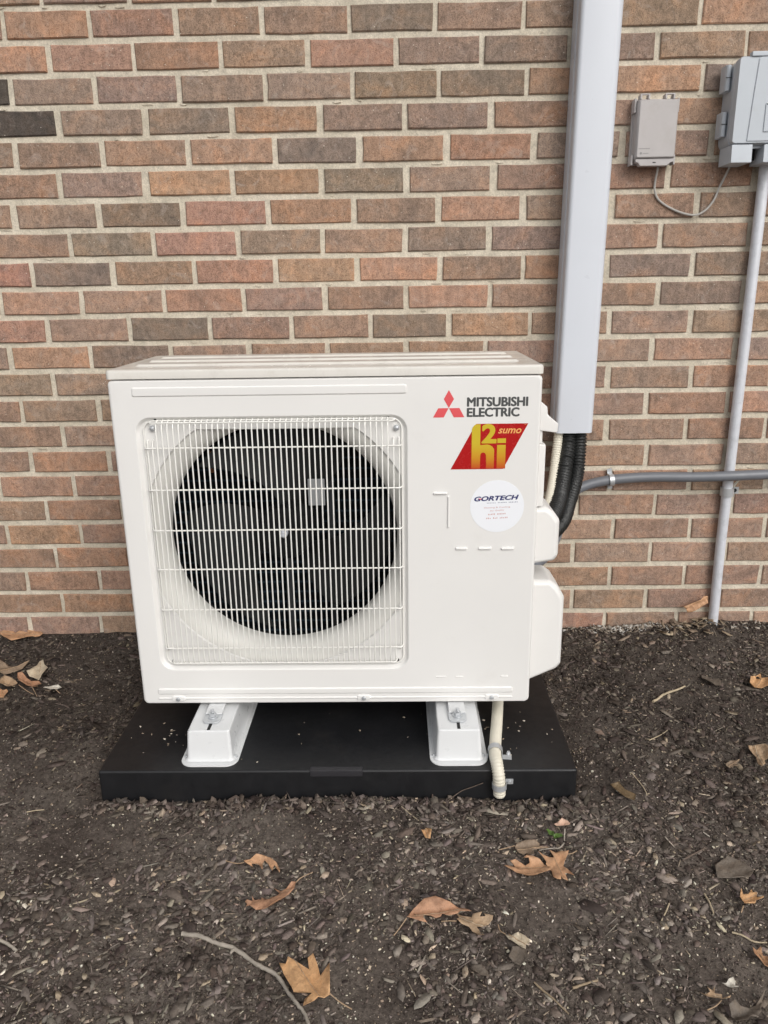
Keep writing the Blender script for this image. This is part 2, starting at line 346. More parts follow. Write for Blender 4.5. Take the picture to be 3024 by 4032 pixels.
# ---------------------------------------------------------------- measured layout
JOINTS = [[-1.1981, -0.9949, -0.7917, -0.5923, -0.4014, -0.198, 0.0052, 0.2084, 0.4116, 0.6148, 0.818, 1.0212, 1.2244],
 [-1.2938, -1.0906, -0.8874, -0.6897, -0.4923, -0.2962, -0.0972, 0.0963, 0.2954, 0.493, 0.6907, 0.8939, 1.0971, 1.3003],
 [-1.1988, -0.9956, -0.7924, -0.5956, -0.3948, -0.1943, 0.006, 0.2032, 0.402, 0.6007, 0.8009, 1.0041, 1.2073],
 [-1.297, -1.0938, -0.8906, -0.693, -0.4962, -0.2958, -0.0945, 0.1048, 0.3065, 0.5079, 0.7092, 0.9124, 1.1156, 1.3188],
 [-1.1939, -0.9907, -0.7875, -0.5833, -0.3789, -0.173, 0.0261, 0.226, 0.4292, 0.6324, 0.8356, 1.0388, 1.242],
 [-1.3065, -1.1033, -0.9001, -0.6934, -0.4869, -0.2812, -0.0817, 0.1235, 0.3296, 0.5365, 0.7436, 0.9468, 1.15],
 [-1.2113, -1.0081, -0.8049, -0.5958, -0.3859, -0.1739, 0.029, 0.2366, 0.4432, 0.6499, 0.8531, 1.0563, 1.2595],
 [-1.3309, -1.1277, -0.9245, -0.7161, -0.5134, -0.3053, -0.0974, 0.1052, 0.3075, 0.52, 0.7217, 0.9249, 1.1281, 1.3313],
 [-1.2018, -0.9986, -0.7954, -0.5899, -0.3817, -0.1764, 0.0253, 0.2288, 0.4357, 0.6425, 0.8548, 1.058, 1.2612],
 [-1.307, -1.1038, -0.9006, -0.7002, -0.4952, -0.2949, -0.0936, 0.1105, 0.3142, 0.5182, 0.726, 0.9292, 1.1324, 1.3356],
 [-1.1918, -0.9886, -0.7854, -0.578, -0.3783, -0.1747, 0.026, 0.235, 0.4413, 0.6476, 0.8557, 1.0589, 1.2621],
 [-1.2853, -1.0821, -0.8789, -0.671, -0.4678, -0.2629, -0.0639, 0.1344, 0.3357, 0.5329, 0.7333, 0.9365, 1.1397, 1.3429],
 [-1.1891, -0.9859, -0.779, -0.5724, -0.3727, -0.173, 0.0252, 0.2264, 0.4351, 0.6437, 0.8507, 1.0539, 1.2571],
 [-1.2903, -1.0871, -0.8839, -0.6805, -0.4771, -0.2738, -0.0704, 0.133, 0.3364, 0.5397, 0.749, 0.9522, 1.1554],
 [-1.1804, -0.9772, -0.774, -0.5721, -0.3702, -0.1682, 0.0337, 0.2357, 0.4376, 0.6396, 0.8487, 1.0519, 1.2551],
 [-1.2835, -1.0803, -0.8771, -0.6742, -0.4713, -0.2684, -0.0655, 0.1374, 0.3403, 0.5432, 0.7489, 0.9521, 1.1553],
 [-1.1756, -0.9724, -0.7628, -0.5606, -0.3584, -0.1562, 0.046, 0.2481, 0.4503, 0.6525, 0.8557, 1.0589, 1.2621],
 [-1.2728, -1.0696, -0.8664, -0.6624, -0.4583, -0.2543, -0.0502, 0.1538, 0.3579, 0.5619, 0.7715, 0.9747, 1.1779],
 [-1.1515, -0.9483, -0.7435, -0.5397, -0.3359, -0.1321, 0.0717, 0.2755, 0.4793, 0.6851, 0.8883, 1.0915, 1.2947],
 [-1.2703, -1.0671, -0.8639, -0.6578, -0.4516, -0.2454, -0.0393, 0.1669, 0.373, 0.5792, 0.7847, 0.9856, 1.1888],
 [-1.3489, -1.1457, -0.9425, -0.74, -0.5375, -0.335, -0.1326, 0.0699, 0.2724, 0.4748, 0.6845, 0.8877, 1.0909, 1.2941],
 [-1.2359, -1.0327, -0.8295, -0.6281, -0.4267, -0.2253, -0.0239, 0.1775, 0.3789, 0.5802, 0.7834, 0.99, 1.1932],
 [-1.3493, -1.1461, -0.9429, -0.7396, -0.5363, -0.333, -0.1298, 0.0735, 0.2768, 0.4801, 0.6834, 0.8866, 1.0898, 1.293],
 [-1.2486, -1.0454, -0.8425, -0.6401, -0.4376, -0.2352, -0.0327, 0.1697, 0.3722, 0.5746, 0.773, 0.9812, 1.1844],
 [-1.3489, -1.1457, -0.9425, -0.7393, -0.5361, -0.3329, -0.1297, 0.0735, 0.2767, 0.4799, 0.6831, 0.8863, 1.0895, 1.2927]]
TONES = [[3, -0.905, "sooty"], [4, -0.859, "sooty"], [5, -0.181, "dark"], [6, -0.074, "dark"], [7, -0.619, "dark"], [1, -0.003, "dark"], [9, -0.8, "dark"], [2, 0.259, "dark"], [3, 0.245, "dark"], [8, -0.694, "dark"], [11, -0.566, "dark"], [11, 0.041, "dark"], [12, -0.714, "dark"], [4, -0.38, "dark"], [5, 0.227, "red"], [9, -0.484, "red"], [10, -0.478, "red"], [11, -0.947, "red"], [9, -0.962, "red"], [8, -0.478, "red"], [7, -0.372, "red"], [1, -0.798, "orange"], [2, -0.7, "orange"], [2, -0.492, "orange"], [2, -0.84, "orange"], [7, -0.204, "orange"], [6, -0.483, "orange"], [6, -0.278, "orange"], [9, -0.713, "orange"], [9, -0.004, "orange"], [10, 0.144, "orange"], [10, -0.825, "orange"], [12, -0.88, "orange"], [22, -0.857, "orange"], [21, -1.031, "orange"], [21, -0.811, "orange"], [18, -0.911, "orange"], [19, -1.009, "orange"], [16, -0.955, "orange"], [20, -0.814, "orange"], [3, -0.794, "grey"], [3, -0.6, "grey"], [3, -0.396, "grey"], [3, -0.192, "grey"], [4, -0.673, "grey"], [4, -0.477, "grey"], [3, 0.011, "grey"], [4, -0.087, "grey"], [4, 0.118, "grey"]]
LEAVES = [
{"o":[[-0.29,-0.7999],[-0.2803,-0.7939],[-0.2661,-0.7902],[-0.2534,-0.7909],[-0.2399,-0.797],[-0.2281,-0.808],[-0.2206,-0.8211],[-0.2192,-0.8309],[-0.2222,-0.8255],[-0.2268,-0.8168],[-0.2318,-0.8096],[-0.2344,-0.8111],[-0.2333,-0.8218],[-0.2375,-0.8166],[-0.2444,-0.805],[-0.2521,-0.7993],[-0.2556,-0.8022],[-0.2521,-0.8197],[-0.2521,-0.8232],[-0.2564,-0.8139],[-0.2622,-0.8063],[-0.2695,-0.8035],[-0.2749,-0.805],[-0.2715,-0.8114],[-0.2802,-0.8066],[-0.2865,-0.8033]],"s":[[-0.29,-0.7999],[-0.3042,-0.7997],[-0.3265,-0.7908]],"c":"orange","k":0.01,"l":"curled orange oak leaf with arched back and lobes pointing down"},
{"o":[[-0.1881,-0.8493],[-0.1887,-0.8616],[-0.1967,-0.875],[-0.2076,-0.8894],[-0.2218,-0.9013],[-0.2352,-0.9036],[-0.2498,-0.9043],[-0.2592,-0.8991],[-0.2639,-0.8933],[-0.2695,-0.8948],[-0.2685,-0.889],[-0.2721,-0.8867],[-0.2694,-0.8841],[-0.2595,-0.8854],[-0.2606,-0.879],[-0.2565,-0.8843],[-0.245,-0.8827],[-0.2462,-0.8783],[-0.239,-0.8802],[-0.2282,-0.8804],[-0.2311,-0.8756],[-0.2186,-0.8724],[-0.215,-0.8675],[-0.2259,-0.8603],[-0.2191,-0.8616],[-0.2135,-0.863],[-0.2043,-0.8589],[-0.1956,-0.8505]],"s":[[-0.1881,-0.8493],[-0.1797,-0.8369],[-0.1615,-0.8199]],"c":"rust","k":0.012,"l":"boat shaped rust brown leaf folded along its spine above the stick"},
{"o":[[0.2144,-0.7557],[0.2219,-0.7487],[0.237,-0.7444],[0.2541,-0.7436],[0.2626,-0.7473],[0.2627,-0.7542],[0.2737,-0.7579],[0.2798,-0.7597],[0.2614,-0.7611],[0.2492,-0.7647],[0.2457,-0.781],[0.2407,-0.7767],[0.2339,-0.7714],[0.2277,-0.7784],[0.2197,-0.7716],[0.2146,-0.7629]],"s":[[0.2144,-0.7557],[0.1984,-0.7584],[0.1836,-0.7626]],"c":"dull","k":0.006,"l":"dull brown lobed leaf just behind the pair of orange leaves"},
{"o":[[0.2708,-0.8133],[0.2632,-0.8002],[0.255,-0.7901],[0.2432,-0.7844],[0.2319,-0.7836],[0.2236,-0.7877],[0.2349,-0.7885],[0.2363,-0.7953],[0.2282,-0.7984],[0.2212,-0.7951],[0.2107,-0.7894],[0.2007,-0.7926],[0.207,-0.7968],[0.2088,-0.8017],[0.2174,-0.8035],[0.2088,-0.81],[0.202,-0.8052],[0.1947,-0.8034],[0.1868,-0.8066],[0.1899,-0.8114],[0.2004,-0.8165],[0.2069,-0.8228],[0.2245,-0.8293],[0.2453,-0.8303],[0.2627,-0.8231],[0.2696,-0.8197]],"s":[],"c":"orange","k":0.01,"l":"wide orange leaf with torn fingers overlapped by an hourglass shaped leaf"},
{"o":[[0.2733,-0.8132],[0.2723,-0.8309],[0.2781,-0.839],[0.2837,-0.8413],[0.2862,-0.8296],[0.2871,-0.8398],[0.2971,-0.8391],[0.2959,-0.8245],[0.2954,-0.8206],[0.3011,-0.823],[0.309,-0.832],[0.3006,-0.8136],[0.2968,-0.802],[0.3018,-0.7902],[0.3093,-0.7787],[0.3121,-0.7719],[0.3041,-0.7735],[0.2996,-0.7701],[0.2881,-0.7699],[0.2772,-0.7666],[0.2835,-0.7802],[0.2818,-0.7827],[0.274,-0.7834],[0.2638,-0.7767],[0.2543,-0.7725],[0.2622,-0.7851],[0.2667,-0.7952],[0.2645,-0.8002],[0.2711,-0.8118]],"s":[[0.3121,-0.7719],[0.3226,-0.7648],[0.3315,-0.7598]],"c":"orange","k":0.008,"l":"hourglass shaped orange leaf standing over a wide torn leaf"},
{"o":[[0.2997,-0.6978],[0.3072,-0.6942],[0.3166,-0.6876],[0.3286,-0.6884],[0.3326,-0.6952],[0.3283,-0.7026],[0.3158,-0.7044],[0.3041,-0.7026]],"s":[],"c":"pink","k":0.004,"l":"small pale pink oval leaf at the tip of a bent twig"},
{"o":[[0.0078,-0.9224],[0.0207,-0.9026],[0.0386,-0.8861],[0.0577,-0.8842],[0.0814,-0.8882],[0.0969,-0.8929],[0.1089,-0.8999],[0.1183,-0.9085],[0.0989,-0.9065],[0.0954,-0.911],[0.0796,-0.9147],[0.0689,-0.911],[0.0655,-0.9159],[0.0575,-0.9195],[0.0484,-0.9158],[0.0376,-0.914],[0.0358,-0.9204],[0.0423,-0.9315],[0.0309,-0.9278],[0.0186,-0.9242]],"s":[[0.0078,-0.9224],[-0.0047,-0.9378],[-0.0139,-0.9462]],"c":"rust","k":0.012,"l":"long rust brown leaf arched along the dirt with a tan leaf at its end"},
{"o":[[0.0922,-0.9223],[0.0966,-0.9158],[0.0925,-0.9091],[0.1049,-0.9103],[0.1185,-0.9139],[0.1204,-0.9104],[0.1361,-0.9102],[0.1315,-0.9161],[0.1414,-0.9179],[0.1389,-0.9131],[0.154,-0.9167],[0.1522,-0.9245],[0.1446,-0.9306],[0.1335,-0.9342],[0.1227,-0.9344],[0.1281,-0.9416],[0.13,-0.9524],[0.1335,-0.9621],[0.1264,-0.9578],[0.1173,-0.9433],[0.1119,-0.9351],[0.1,-0.9315]],"s":[[0.0922,-0.9223],[0.0792,-0.9205],[0.067,-0.9178]],"c":"tan","k":0.008,"l":"tan ragged leaf touching the end of a long rust brown leaf"},
{"o":[[0.1704,-0.9496],[0.1817,-0.9499],[0.1926,-0.9478],[0.1979,-0.9525],[0.208,-0.9646],[0.2054,-0.9709],[0.2014,-0.9681],[0.2,-0.9769],[0.1937,-0.9795],[0.1892,-0.9698],[0.1798,-0.9631],[0.1748,-0.9559]],"s":[[0.1704,-0.9496],[0.1633,-0.9399],[0.1619,-0.9272]],"c":"cream","k":0.006,"l":"small cream bleached leaf with thin stem lying against a grey leaf"},
{"o":[[0.1783,-0.9734],[0.1922,-0.9698],[0.2012,-0.9784],[0.1995,-0.9936],[0.186,-1.01],[0.1756,-1.0019],[0.1695,-0.9937]],"s":[],"c":"grey","k":0.003,"l":"flat grey dusty leaf under a small cream leaf"},
{"o":[[0.1062,-1.0134],[0.1111,-1.0079],[0.1237,-1.0117],[0.1329,-1.0198],[0.1345,-1.0305],[0.1231,-1.0307],[0.1152,-1.0245],[0.107,-1.0198]],"s":[],"c":"grey","k":0.004,"l":"oval grey brown leaf with faint orange marks alone in the mulch"},
{"o":[[-0.1109,-1.0571],[-0.1193,-1.0627],[-0.1281,-1.0628],[-0.1326,-1.0703],[-0.1493,-1.0775],[-0.149,-1.0647],[-0.1374,-1.0571],[-0.166,-1.0552],[-0.1708,-1.0455],[-0.1872,-1.0176],[-0.1971,-0.9991],[-0.1857,-1.0013],[-0.1834,-0.9906],[-0.1693,-0.9991],[-0.1476,-1.0114],[-0.1513,-0.9948],[-0.1423,-0.9918],[-0.1354,-1.0053],[-0.128,-1.0257],[-0.115,-1.0074],[-0.1128,-1.0337]],"s":[[-0.1109,-1.0571],[-0.0944,-1.0662],[-0.0765,-1.0737]],"c":"amber","k":0.012,"l":"big amber maple like leaf with pointed lobes beside the grey stick"},
{"o":[[0.5866,-0.8899],[0.588,-0.8723],[0.5923,-0.8604],[0.5957,-0.8658],[0.6037,-0.8676],[0.6153,-0.8541],[0.615,-0.8605],[0.6213,-0.8619],[0.6161,-0.8722],[0.6239,-0.877],[0.622,-0.88],[0.61,-0.8816],[0.6053,-0.8895]],"s":[[0.5866,-0.8899],[0.5799,-0.8983]],"c":"amber","k":0.008,"l":"small bright amber leaf with four points among dusty chips"},
{"o":[[0.565,-0.9714],[0.5708,-0.9753],[0.5784,-0.9713],[0.5769,-0.9849],[0.5825,-0.9887],[0.5846,-0.9955],[0.577,-1.0045],[0.5709,-1.0031],[0.5648,-0.994],[0.5631,-0.9822]],"s":[],"c":"orange","k":0.006,"l":"pointed orange leaf below a pale twig"},
{"o":[[0.4523,-1.0469],[0.4593,-1.0517],[0.4683,-1.0481],[0.4652,-1.0419],[0.4726,-1.0456],[0.4758,-1.0431],[0.474,-1.0504],[0.484,-1.0527],[0.4831,-1.0576],[0.4955,-1.0564],[0.4938,-1.058],[0.4832,-1.06],[0.4796,-1.0635],[0.4751,-1.0612],[0.4658,-1.0575],[0.4596,-1.0565]],"s":[[0.4796,-1.0635],[0.4698,-1.0692],[0.4545,-1.0752]],"c":"tan","k":0.006,"l":"shrivelled tan leaf with spiky arms near a chalky white scrap"},
{"o":[[0.4835,-1.0752],[0.4935,-1.0692],[0.5012,-1.0763],[0.5163,-1.0737],[0.5291,-1.069],[0.5516,-1.0455],[0.5402,-1.0634],[0.5301,-1.0762],[0.5276,-1.0841],[0.5199,-1.0897],[0.5103,-1.0898],[0.499,-1.0988],[0.4865,-1.0986],[0.4828,-1.0899]],"s":[],"c":"grey","k":0.012,"l":"large cupped grey brown leaf with toothed rim"},
{"o":[[0.4917,-1.0335],[0.4978,-1.0348],[0.5038,-1.0284],[0.5118,-1.0253],[0.5138,-1.0311],[0.5113,-1.037],[0.5119,-1.0433],[0.5038,-1.0445],[0.4997,-1.0382]],"s":[],"c":"white","k":0.006,"l":"chalky white leaf scrap"},
{"o":[[0.7746,-0.4694],[0.788,-0.4682],[0.8089,-0.4728],[0.8111,-0.4869],[0.7994,-0.5104],[0.7889,-0.5181],[0.7852,-0.5298],[0.7762,-0.5375],[0.7723,-0.5276],[0.7761,-0.5123],[0.7797,-0.5006],[0.7776,-0.4926],[0.7722,-0.4886],[0.7713,-0.4806]],"s":[],"c":"tan","k":0.008,"l":"jagged tan leaf lying flat beside a smaller crumpled tan leaf"},
{"o":[[0.7059,-0.5197],[0.7188,-0.5119],[0.7332,-0.5041],[0.7421,-0.5064],[0.7327,-0.5157],[0.7278,-0.5294],[0.7185,-0.5301],[0.7115,-0.5302],[0.7043,-0.5273]],"s":[],"c":"dull","k":0.006,"l":"small crumpled tan leaf beside a larger jagged one"},
{"o":[[0.8748,-0.242],[0.8936,-0.231],[0.9097,-0.2226],[0.9028,-0.2424],[0.9216,-0.2395],[0.9198,-0.2592],[0.9044,-0.2782],[0.8823,-0.2892],[0.8676,-0.2835],[0.8636,-0.2643]],"s":[],"c":"amber","k":0.006,"l":"broad light brown leaf in the mulch in front of the steel conduit"},
{"o":[[0.76,-0.2235],[0.7667,-0.2294],[0.7807,-0.2438],[0.7965,-0.244],[0.7954,-0.2581],[0.7927,-0.2718],[0.7762,-0.2742],[0.7643,-0.2547],[0.7575,-0.2352]],"s":[],"c":"grey","k":0.004,"l":"narrow grey tan leaf scrap between the pale stick and the wall"},
{"o":[[0.7971,0.007],[0.8213,0.0354],[0.8341,0.0376],[0.834,0.0159],[0.862,0.0062],[0.8528,-0.0128],[0.8249,-0.0088],[0.8078,-0.0016]],"s":[],"c":"dull","k":0.008,"l":"crumpled grey brown leaf at the foot of the steel conduit"},
{"o":[[0.9117,0.0193],[0.9186,0.0097],[0.9382,0.0188],[0.9324,0.0003],[0.9099,0.0028]],"s":[],"c":"dull","k":0.008,"l":"small curled brown leaf against the wall past the steel conduit"},
{"o":[[0.7782,-0.035,0.0221],[0.7994,-0.035,0.0313],[0.8212,-0.035,0.0436],[0.8318,-0.035,0.0519],[0.8423,-0.035,0.0518],[0.8454,-0.035,0.0309],[0.8376,-0.035,0.0143],[0.809,-0.035,0.0124],[0.8021,-0.035,0.0041],[0.7905,-0.035,0.0042],[0.7857,-0.035,0.0147]],"s":[],"c":"orange","k":0.01,"l":"upright orange leaf leaning on the bricks beside the steel conduit"},
{"o":[[-1.1292,-0.0047],[-1.1193,0.0072],[-1.0992,0.0067],[-1.0856,-0.0054],[-1.0758,0.0018],[-1.0616,-0.0034],[-1.0501,-0.0057],[-1.0606,0.017],[-1.0472,0.0168],[-1.0321,0.0012],[-1.023,0.01],[-1.0034,-0.0108],[-1.0099,-0.02],[-1.0202,-0.0263],[-1.0309,-0.0195],[-1.0355,-0.0327],[-1.0383,-0.0438],[-1.058,-0.0457],[-1.0753,-0.0501],[-1.1011,-0.0365],[-1.1249,-0.0137]],"s":[],"c":"orange","k":0.008,"l":"long torn orange leaf lying along the foot of the wall"},
{"o":[[-1.0565,-0.1567],[-1.0308,-0.1592],[-1.0084,-0.1653],[-0.9993,-0.1475],[-0.9849,-0.1356],[-0.9796,-0.1476],[-0.9903,-0.1675],[-0.9972,-0.1792],[-1.0151,-0.1927],[-1.0235,-0.2004],[-1.0366,-0.1982]],"s":[],"c":"dull","k":0.012,"l":"brown strip shaped leaf at the back of the leaf heap"},
{"o":[[-0.9667,-0.1932],[-0.9624,-0.1756],[-0.9571,-0.1598],[-0.9605,-0.1377],[-0.9603,-0.1296],[-0.9497,-0.1339],[-0.9386,-0.1543],[-0.925,-0.1662],[-0.9184,-0.1878],[-0.919,-0.209],[-0.9214,-0.2257],[-0.9358,-0.2199],[-0.9568,-0.2047]],"s":[],"c":"cream","k":0.012,"l":"pale beige leaf standing highest in the leaf heap"},
{"o":[[-0.9919,-0.1908],[-0.9806,-0.189],[-0.9624,-0.2084],[-0.9443,-0.2221],[-0.9197,-0.2297],[-0.9062,-0.2446],[-0.925,-0.25],[-0.9488,-0.2439],[-0.9717,-0.2272],[-0.9863,-0.2083]],"s":[[-0.9305,-0.248],[-0.9155,-0.2664],[-0.9024,-0.2859]],"c":"rust","k":0.01,"l":"russet brown leaf in front of the pale one in the leaf heap"},
{"o":[[-1.0256,-0.2211],[-1.019,-0.2099],[-0.9994,-0.2136],[-0.9784,-0.2308],[-0.9693,-0.2402],[-0.982,-0.2511],[-0.9997,-0.2509],[-1.0149,-0.2436]],"s":[[-0.9718,-0.2347],[-0.9437,-0.2553],[-0.9179,-0.2715]],"c":"tan","k":0.01,"l":"yellowish brown leaf at the side of the leaf heap"},
{"o":[[-1.0079,-0.2582],[-0.9991,-0.262],[-0.9903,-0.2583],[-0.9817,-0.2692],[-0.9833,-0.2854],[-0.989,-0.2976]],"s":[],"c":"orange","k":0.006,"l":"small orange brown leaf at the front of the leaf heap"},
{"o":[[-0.9051,-0.2445],[-0.8943,-0.2393],[-0.8699,-0.2358],[-0.8559,-0.2471],[-0.8681,-0.263],[-0.8811,-0.2541]],"s":[[-0.8641,-0.2614],[-0.8514,-0.2697]],"c":"white","k":0.005,"l":"small whitish leaf at the tip of the leaf heap"},
{"o":[[0.0387,-0.7257],[0.0443,-0.7193],[0.0504,-0.7132],[0.0588,-0.7254],[0.0558,-0.7439],[0.047,-0.7421]],"s":[],"c":"amber","k":0.005,"l":"tiny amber leaf scrap a hand from the black pad"},
{"o":[[0.4353,-0.5972],[0.4528,-0.5943],[0.462,-0.6133],[0.4785,-0.6298],[0.4715,-0.6456],[0.4554,-0.6366],[0.4414,-0.6193]],"s":[],"c":"bark","k":0.004,"l":"mossy brown strip of bark beside the pad corner"},
{"o":[[0.573,-0.8001],[0.6032,-0.7776],[0.624,-0.789],[0.6395,-0.8111],[0.6229,-0.83],[0.5912,-0.8272],[0.5655,-0.8297]],"s":[],"c":"grey","k":0.004,"l":"wide flat grey leaf coated in dust"}]
TWIGS = [
{"q":[[-0.3675,-0.9462],[-0.3372,-0.9516],[-0.3033,-0.9651],[-0.2753,-0.9714],[-0.2373,-0.9931],[-0.201,-1.0116],[-0.1829,-1.0361],[-0.1651,-1.0628],[-0.1487,-1.0834],[-0.1378,-1.1042]],"r":0.0036,"c":"greywood","l":"long crooked grey stick beside the big amber leaf"},
{"q":[[0.6098,-0.3235],[0.6283,-0.3079],[0.6462,-0.2949],[0.674,-0.2788],[0.6902,-0.272],[0.7064,-0.2655]],"r":0.003,"c":"pale","l":"pale straw coloured stick in the mulch beyond the pad"},
{"q":[[-0.0342,-0.6338],[-0.0058,-0.6475],[0.0219,-0.6723],[0.042,-0.695]],"r":0.0012,"c":"pale","l":"thin pale straw bent in front of the black pad"},
{"q":[[0.5192,-0.7866],[0.5468,-0.7695],[0.5748,-0.7523]],"r":0.0016,"c":"brown","l":"straight dark twig beside the flat dusty grey leaf"},
{"q":[[0.204,-1.0337],[0.2158,-1.0472],[0.2273,-1.0606],[0.2469,-1.0827]],"r":0.0016,"c":"tan","l":"thin tan twig lying in loose bark chips"},
{"q":[[0.2612,-1.0414],[0.2828,-1.0322],[0.3047,-1.0229]],"r":0.002,"c":"tan","l":"short straight tan twig"},
{"q":[[-0.7618,-0.6574],[-0.7488,-0.6494],[-0.732,-0.6441]],"r":0.0012,"c":"pale","l":"thin pale straw on the mulch beside the pad corner"},
{"q":[[0.4917,-0.5564],[0.5006,-0.5849],[0.505,-0.6056],[0.5061,-0.6192]],"r":0.0011,"c":"pale","l":"wiry pale straw near the mossy bark strip"},
{"q":[[0.5655,-0.4414],[0.6005,-0.421],[0.6269,-0.4019]],"r":0.0011,"c":"pale","l":"thin straight pale straw in dark mulch right of the pad"},
{"q":[[-0.6667,-0.9603],[-0.6478,-0.9672],[-0.6322,-0.9758]],"r":0.003,"c":"greywood","l":"stub of a thick grey stick"},
{"q":[[0.4625,-0.8826],[0.4508,-0.9009],[0.4419,-0.9128],[0.4338,-0.9246]],"r":0.0013,"c":"pale","l":"thin pale straw beside a rounded tan chip"},
{"q":[[0.5332,-0.8573],[0.5335,-0.8778],[0.5331,-0.8993]],"r":0.0018,"c":"pale","l":"split pale twig among dusty grey chips"},
{"q":[[0.5452,-0.9426],[0.5599,-0.9473],[0.5769,-0.9543],[0.5969,-0.9578]],"r":0.0016,"c":"pale","l":"long pale twig above the pointed orange leaf"},
{"q":[[0.3199,-0.7049],[0.3154,-0.7216],[0.3116,-0.7378],[0.2997,-0.7512],[0.2901,-0.7538],[0.2766,-0.7565],[0.2606,-0.7588]],"r":0.0016,"c":"greywood","l":"bent grey twig behind the pair of orange leaves"},
{"q":[[0.0874,-0.6391],[0.1221,-0.6143],[0.1478,-0.5997],[0.169,-0.5882]],"r":0.001,"c":"brown","l":"thin dark twig leaning on the pad front"}]

GY = [-60.0, -2.5, -1.2, -0.62, 0.0, 0.3]; GZ = [-0.19, -0.19, -0.175, -0.148, -0.055, -0.055]
PX0, PX1, PYF, PYB, PZT, PZB = -0.622, 0.360, -0.62, -0.045, -0.075, -0.17
def vnoise(x, y, cell, seed):
    r = np.random.default_rng(seed).random((257, 257)); u = x / cell + 900.5; v = y / cell + 900.5
    i = np.floor(u).astype(int); j = np.floor(v).astype(int); fu = u - i; fv = v - j; fu = fu * fu * (3 - 2 * fu); fv = fv * fv * (3 - 2 * fv)
    g = lambda a, b: r[a % 257, b % 257]
    return (g(i, j) * (1 - fu) + g(i + 1, j) * fu) * (1 - fv) + (g(i, j + 1) * (1 - fu) + g(i + 1, j + 1) * fu) * fv - 0.5
def ground_z(x, y):
    x = np.asarray(x, float); y = np.asarray(y, float)
    z = np.interp(y, GY, GZ) + vnoise(x, y, 0.30, 1) * 0.020 + vnoise(x, y, 0.09, 2) * 0.012 + vnoise(x, y, 0.03, 3) * 0.007 + vnoise(x, y, 0.012, 4) * 0.004
    z += 0.018 * np.exp(-((x - 0.86) / 0.22) ** 2 - (y / 0.10) ** 2) + 0.018 * np.exp(-((x - 0.47) / 0.08) ** 2 - ((y + 0.60) / 0.10) ** 2)
    z += np.clip(1 - np.abs(y - PYF + .035) / .05, 0, 1) * (0.006 + 0.022 * vnoise(x, y * .3, .085, 41)) * ((x > PX0 - .03) & (x < PX1 + .03))
    near = np.clip(1 - np.maximum(np.maximum(PX0 - 0.01 - x, x - PX1 - 0.01), np.maximum(PYF - y - 0.01, 0)) / 0.05, 0, 1)     # trodden down round the pad
    z = np.where(near > 0, z - near * np.clip(z + 0.092, 0, 1), z)
    ins = (x > PX0 + 0.004) & (x < PX1 - 0.004) & (y > PYF + 0.004) & (y < PYB)
    return np.where(ins, PZB - 0.002, z)

# ---------------------------------------------------------------- ground
def spaced(a, b, fine, lo, hi):
    mid = list(np.arange(a, b, fine)) + [b]; out = []; s = fine; x = a
    while x > lo: s *= 1.35; x -= s; out.insert(0, max(x, lo))
    s = fine; x = b; tail = []
    while x < hi: s *= 1.35; x += s; tail.append(min(x, hi))
    return np.array(out + mid + tail)
gx = spaced(-1.5, 1.5, 0.009, -60, 60); gyy = spaced(-1.5, 0.0, 0.009, -60, 0.02)
XX, YY = np.meshgrid(gx, gyy); ZZ = ground_z(XX, YY)
nv = XX.size; me = bpy.data.meshes.new('ground'); me.vertices.add(nv)
me.vertices.foreach_set('co', np.stack([XX, YY, ZZ], -1).ravel())
ny, nx = XX.shape; ii = np.arange(nv).reshape(ny, nx)
q = np.stack([ii[:-1, :-1], ii[:-1, 1:], ii[1:, 1:], ii[1:, :-1]], -1).reshape(-1, 4)
me.loops.add(q.size); me.loops.foreach_set('vertex_index', q.ravel()); me.polygons.add(len(q))
me.polygons.foreach_set('loop_start', np.arange(0, q.size, 4)); me.update(calc_edges=True); me.polygons.foreach_set('use_smooth', [True] * len(q))
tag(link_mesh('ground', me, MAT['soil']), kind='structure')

# ---------------------------------------------------------------- brick wall
CO = 0.06765
wall = thing('brick_wall', 'brown brick house wall with beige mortar behind the outdoor unit', 'wall', (0, 0.05, -0.2))
mo = MB()
mgx = np.linspace(-3.6, 3.6, 2); mo.box(-3.6, 3.6, 0.0055, 0.12, -0.25, 2.458)
obj('mortar', mo, MAT['mortar'], wall, smooth=False)
def brick_shape(seed, L=0.19, H=0.0538):
    r = random.Random(seed); pts = []
    hx, hz = L / 2, H / 2
    for (x, z) in ((-hx, -hz), (-hx * .4, -hz), (hx * .35, -hz), (hx, -hz), (hx, -hz * .1), (hx, hz), (hx * .5, hz), (-hx * .3, hz), (-hx, hz), (-hx, hz * .2)):
        pts.append((x + r.uniform(-.0011, .0011), z + r.uniform(-.0011, .0011)))
    n = len(pts); ins = 0.0024
    L0 = [(x, 0.03, z) for x, z in pts]; L1 = [(x, 0.0026 + r.uniform(-.0006, .0006), z) for x, z in pts]
    L2 = [(x * (1 - ins / hx) + r.uniform(-.0006, .0006), r.uniform(-.0006, .0006), z * (1 - ins / hz) + r.uniform(-.0004, .0004)) for x, z in pts]
    return MB().loops([L0, L1, L2], False, True)
shapes = []
for s in range(14):
    mb = brick_shape(s); me = bpy.data.meshes.new('brick'); me.from_pydata(mb.v, [], mb.f); bm = bmesh.new(); bm.from_mesh(me)
    bmesh.ops.recalc_face_normals(bm, faces=bm.faces[:]); bm.to_mesh(me); bm.free(); me.materials.append(MAT['brick']); shapes.append(me)
